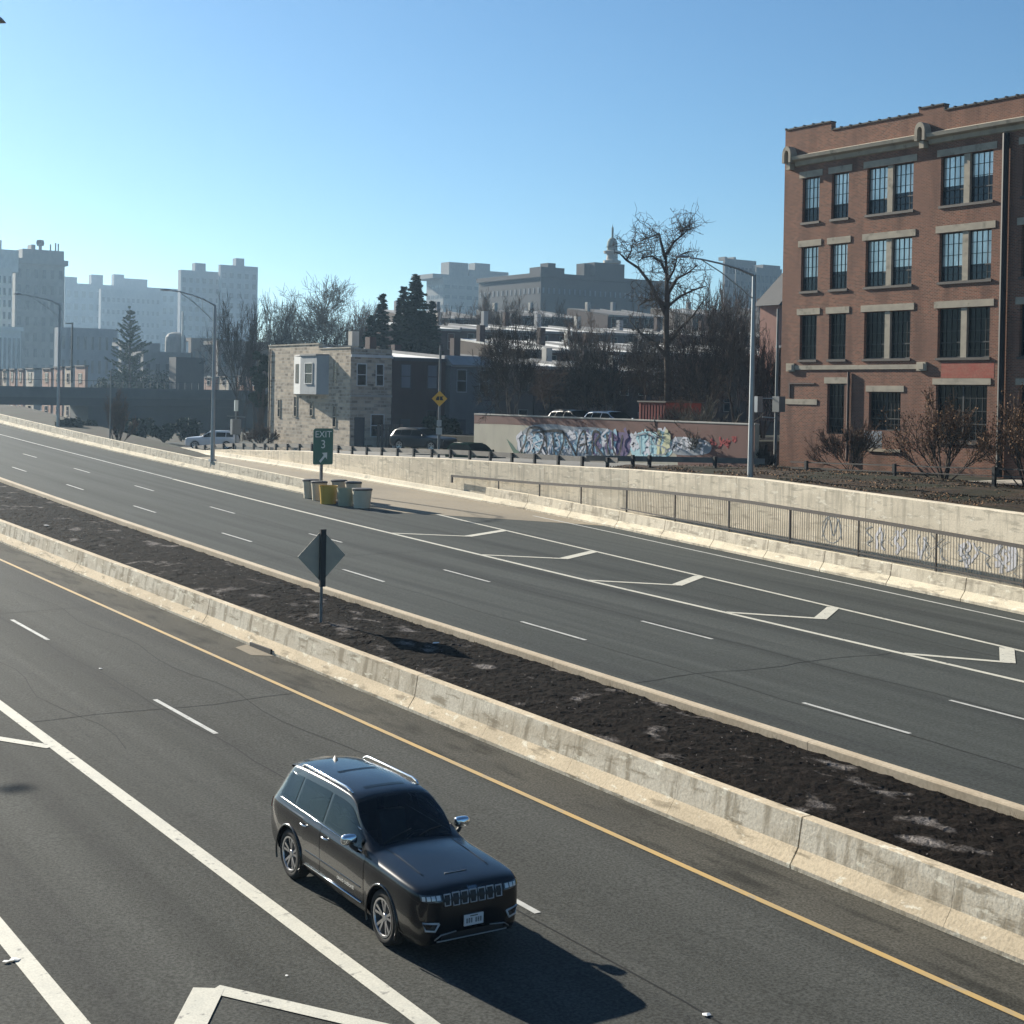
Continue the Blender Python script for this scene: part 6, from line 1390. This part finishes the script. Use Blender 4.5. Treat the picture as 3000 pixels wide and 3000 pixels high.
for i, (px, pt_, wpx, d, sk) in enumerate(((1290, 930, 90, 190, skM), (1340, 905, 120, 210, skA), (1400, 880, 120, 220, skB), (1460, 865, 130, 230, skB), (1530, 880, 130, 235, skA), (1600, 890, 120, 240, skB), (2080, 830, 130, 190, skB), (2010, 860, 110, 200, skA), (2190, 865, 120, 180, skA), (2255, 890, 90, 175, skM), (2130, 840, 90, 215, skB))):
    bare(px, 1010, pt_, wpx, d, sk, ('bare tree on the hillside below the domed building, '+ORD[i]+' from the left') if i < 6 else ('bare tree seen over the white roofs right of the domed building, '+ORD[i-6]+' planted'), 'bark', 'twig' if i % 2 else 'twig_brown')
# shrubs on the bank and by the street
skS = gen_branches(31, 3, .62, (7, 5, 4), (24, 34, 42), (.55, .5, .5), r0_=.013, stems=13, stem_ang=44, upb=.42, wob=.18)
skT = gen_branches(37, 3, .58, (8, 5, 4), (28, 36, 44), (.55, .52, .5), r0_=.012, stems=13, stem_ang=46, upb=.35, wob=.16)
bare(2040, 1385, 1175, 260, 86, skS, 'large leafless bush in front of the painted wall and left of the silver street lamp', 'bark_grey', 'twig_pale', z=3.55, group='bushes on the bank', name='bush', cat='bush', rs=1.5, rm=.024)
bare(2490, 1408, 1235, 190, 78, skT, 'sparse leafless bush before the downpipe of the brick building', 'bark', 'twig_brown', z=3.65, leaves=260, group='bushes on the bank', name='bush', cat='bush')
bare(2765, 1436, 1150, 300, 70, skS, 'big twiggy bush with brown leaves in front of the ground floor windows', 'bark', 'twig_brown', z=3.55, leaves=1900, group='bushes on the bank', name='bush', cat='bush')
bare(3010, 1445, 1130, 300, 66, skS, 'twiggy bush with brown leaves cut by the right edge', 'bark', 'twig_brown', z=3.6, leaves=1900, group='bushes on the bank', name='bush', cat='bush')
bare(2232, 1395, 1300, 70, 80, skS, 'low dark bush at the foot of the silver street lamp', 'bark', 'twig', z=3.6, group='bushes on the bank', name='bush', cat='bush')
bare(345, 1300, 1150, 100, 128, skS, 'reddish leafless bush in front of the bridge by the thin grey pole', 'bark', 'twig_brown', z=2.2, leaves=300, group='bushes near the bridge', name='bush', cat='bush')
bare(765, 1310, 1240, 90, 128, skS, 'brown low bush at the left foot of the stone house', 'bark', 'twig_brown', z=2.6, leaves=500, group='bushes near the bridge', name='bush', cat='bush')
bare(1985, 1250, 1170, 130, 92, skS, 'reddish twiggy bush above the right end of the painted wall', 'bark', 'twig_brown', z=4.9, group='bushes near the bridge', name='bush', cat='bush')
lf = MB(); rg = random.Random(41)
for _ in range(9000):
    y = rg.uniform(26, 61); x = rg.uniform(XW(y)+.5, 55.4)
    if noise.noise((x*.5, y*.5, 9)) < -.12: continue
    z = street(y)+.12+.10*noise.noise((x*.7, y*.7, 0)); u = rv(rg)*rg.uniform(.025, .07); v = u.cross(rv(rg)).normalized()*rg.uniform(.02, .045); c = Vector((x, y, z+.04))
    lf.add([c-u, c+v, c+u, c-v], [(0, 1, 2, 3)])
tag(lf.build('leaf_litter', M['deadleaf'], fix=False), kind='stuff')
# conifers
def conifer(lab, px, pt_, d, wpx, zb_=None, whorls=34, per=11, m='needle', up_=-.12, dens=1.0, bare_=.12, taper=1.0, seed=1, group='conifers', flat=.5):
    b = dep(px, 1150, d); top = dep(px, pt_, d).z; z0 = ground(b.x, b.y) if zb_ is None else zb_; h = top-z0; w_ = wpx/4400*d/2; rng = random.Random(seed)
    t = thing('conifer', lab, 'tree', (b.x, b.y, z0), 0, group); tr = MB(); cr_ = MB()
    tr.tube([(0, 0, -.5), (.05, 0, h*.5), (0, 0, h*.98)], [h*.014+.06, h*.009+.04, .02], 7)
    for i in range(whorls):
        f = i/(whorls-1); z = lerp(h*bare_, h*.985, f); L = w_*(1-f)**taper*rng.uniform(.82, 1.12)+.15
        for k in range(per):
            a = 2*math.pi*(k+rng.random()*.8)/per+i*.7; l = L*rng.uniform(.65, 1.1); zz = z+rng.uniform(-.5, .5)*h/whorls; rise = (up_+rng.uniform(-.08, .08))*l
            ca, sa = math.cos(a), math.sin(a)
            p = [(ca*l*s, sa*l*s, zz+rise*s+.10*l*s*s*(1 if up_ < 0 else .5)) for s in (0, .35, .7, 1)]
            if l > .5: tr.tube([p[0], p[2]], [.03, .012], 3, cap=False)
            nn_ = int((5+l*7)*dens*(1 if m != 'needle' else 2.2))
            for q in range(nn_):
                s = rng.uniform(.12, 1.0); j = min(int(s*3), 2); c = Vector(p[j]).lerp(Vector(p[j+1]), s*3-j)
                sp = (.10+.16*l*(1-s*.7))*flat*2; c += Vector((-sa*rng.uniform(-1, 1)*sp, ca*rng.uniform(-1, 1)*sp, rng.uniform(-.6, .35)*sp*.6))
                u = (Vector((ca, sa, rng.uniform(-.5, .3)))+rv(rng)*.6).normalized()*rng.uniform(.18, .42); v = u.cross(rv(rng)).normalized()*rng.uniform(.06, .13)
                cr_.add([c-u*.5, c+v, c+u, c-v], [(0, 1, 2, 3)])
    o = tr.build('trunk', M['bark'], None, world=False, fix=False); o.parent = t
    o = cr_.build('crown', M[m], None, world=False, fix=False); o.parent = t
    return t
conifer('tallest dark conifer left of the pale apartment block', 1213, 803, 160, 240, whorls=40, per=13, seed=1, dens=1.6, taper=.85)
conifer('dark conifer touching the left side of the tallest conifer', 1178, 842, 163, 175, whorls=32, per=11, seed=2, dens=1.4, taper=.8)
conifer('narrow pointed dark conifer, leftmost of the dark group', 1116, 862, 160, 85, whorls=34, per=9, seed=3, dens=1.2, taper=.6)
conifer('low wide dark conifer under the leftmost pointed one', 1085, 925, 157, 150, whorls=24, per=11, seed=4, dens=1.5, taper=.8)
conifer('dark conifer at the right foot of the tallest conifer', 1262, 880, 165, 130, whorls=26, per=11, seed=5, dens=1.4, taper=.8)
conifer('lone olive conifer with open upswept branches in front of the hazy slab', 378, 903, 240, 150, 2.0, whorls=16, per=8, m='needle_mid', up_=.50, dens=3.0, taper=.7, seed=6, bare_=.22, flat=.30)
def evergreen(lab, px, pb_, pt_, wpx, d, m='needle', n=2600, seed=1, z=None):
    b = dep(px, pb_, d); top = dep(px, pt_, d).z; z0 = ground(b.x, b.y) if z is None else z; h = top-z0; w_ = wpx/4400*d/2; rng = random.Random(seed)
    t = thing('evergreen_shrub', lab, 'bush', (b.x, b.y, z0), 0, 'evergreens'); tr = MB(); cr_ = MB(); cl = []
    for k in range(16):
        a = rng.uniform(0, 6.28); r_ = w_*rng.uniform(.1, .75); zc = h*rng.uniform(.25, .82); cl.append((Vector((math.cos(a)*r_, math.sin(a)*r_, zc)), rng.uniform(.25, .48)*min(w_, h*.6)))
        tr.tube([(0, 0, 0), (math.cos(a)*r_*.4, math.sin(a)*r_*.4, zc*.6), tuple(cl[-1][0])], [.09, .06, .02], 4, cap=False)
    for _ in range(n):
        c, r_ = rng.choice(cl); p = c+rv(rng)*r_*rng.uniform(.55, 1.05)
        if p.z < .05: continue
        u = rv(rng)*rng.uniform(.12, .28); v = u.cross(rv(rng)).normalized()*rng.uniform(.08, .16); cr_.add([p-u, p+v, p+u, p-v], [(0, 1, 2, 3)])
    o = tr.build('trunk', M['bark'], None, world=False, fix=False); o.parent = t
    o = cr_.build('crown', M[m], None, world=False, fix=False); o.parent = t
    return t
evergreen('olive evergreen at the foot of the lone conifer', 355, 1300, 1065, 130, 244, 'needle_mid', 2600, 1, 2)
evergreen('broad dark evergreen right of the lone conifer above the bridge', 440, 1300, 1055, 150, 246, 'needle', 3200, 2, 2)
evergreen('dark evergreen left of the plain dark building above the bridge', 300, 1300, 1095, 90, 242, 'needle_mid', 2000, 3, 2)
evergreen('dark evergreen hugging the left side of the stone house', 762, 1300, 985, 80, 138, 'needle', 2400, 4, 2.5)
evergreen('dark evergreen behind the left side of the bridge rail and brick houses', 268, 1300, 1120, 50, 240, 'needle', 1500, 5, 2)
for i, (px, w_) in enumerate(((205, 80), (262, 100), (395, 130), (480, 120), (560, 90))):  # bush row added so the ground before the bridge looks dark
    evergreen(ORD[i]+' low bush from the left, added to darken the ground before the bridge', px, 1300, 1225+(i % 2)*8, w_, 150+3*(i % 3), 'needle', 1500, 20+i, 2)
evergreen('dark green hedge below the purplish brick house', 1300, 1330, 1215, 120, 112, 'needle', 2200, 6, 3)
# sprouts along the kerb of the mulch bed and dry grass
# ------------------------------------------------------------------ air
hz = MB(); hz.box(-420, 1130, -130, 1330, -9, 92)
hm = bpy.data.materials.new('haze'); hm.use_nodes = True; N = hm.node_tree.nodes; N.remove(N['Principled BSDF'])
pv = N.new('ShaderNodeVolumePrincipled'); pv.inputs['Color'].default_value = (.50, .74, 1, 1); pv.inputs['Density'].default_value = .00021; pv.inputs['Anisotropy'].default_value = .55
hm.node_tree.links.new(pv.outputs[0], N['Material Output'].inputs['Volume'])
ho = hz.build('haze', hm); tag(ho, kind='stuff')
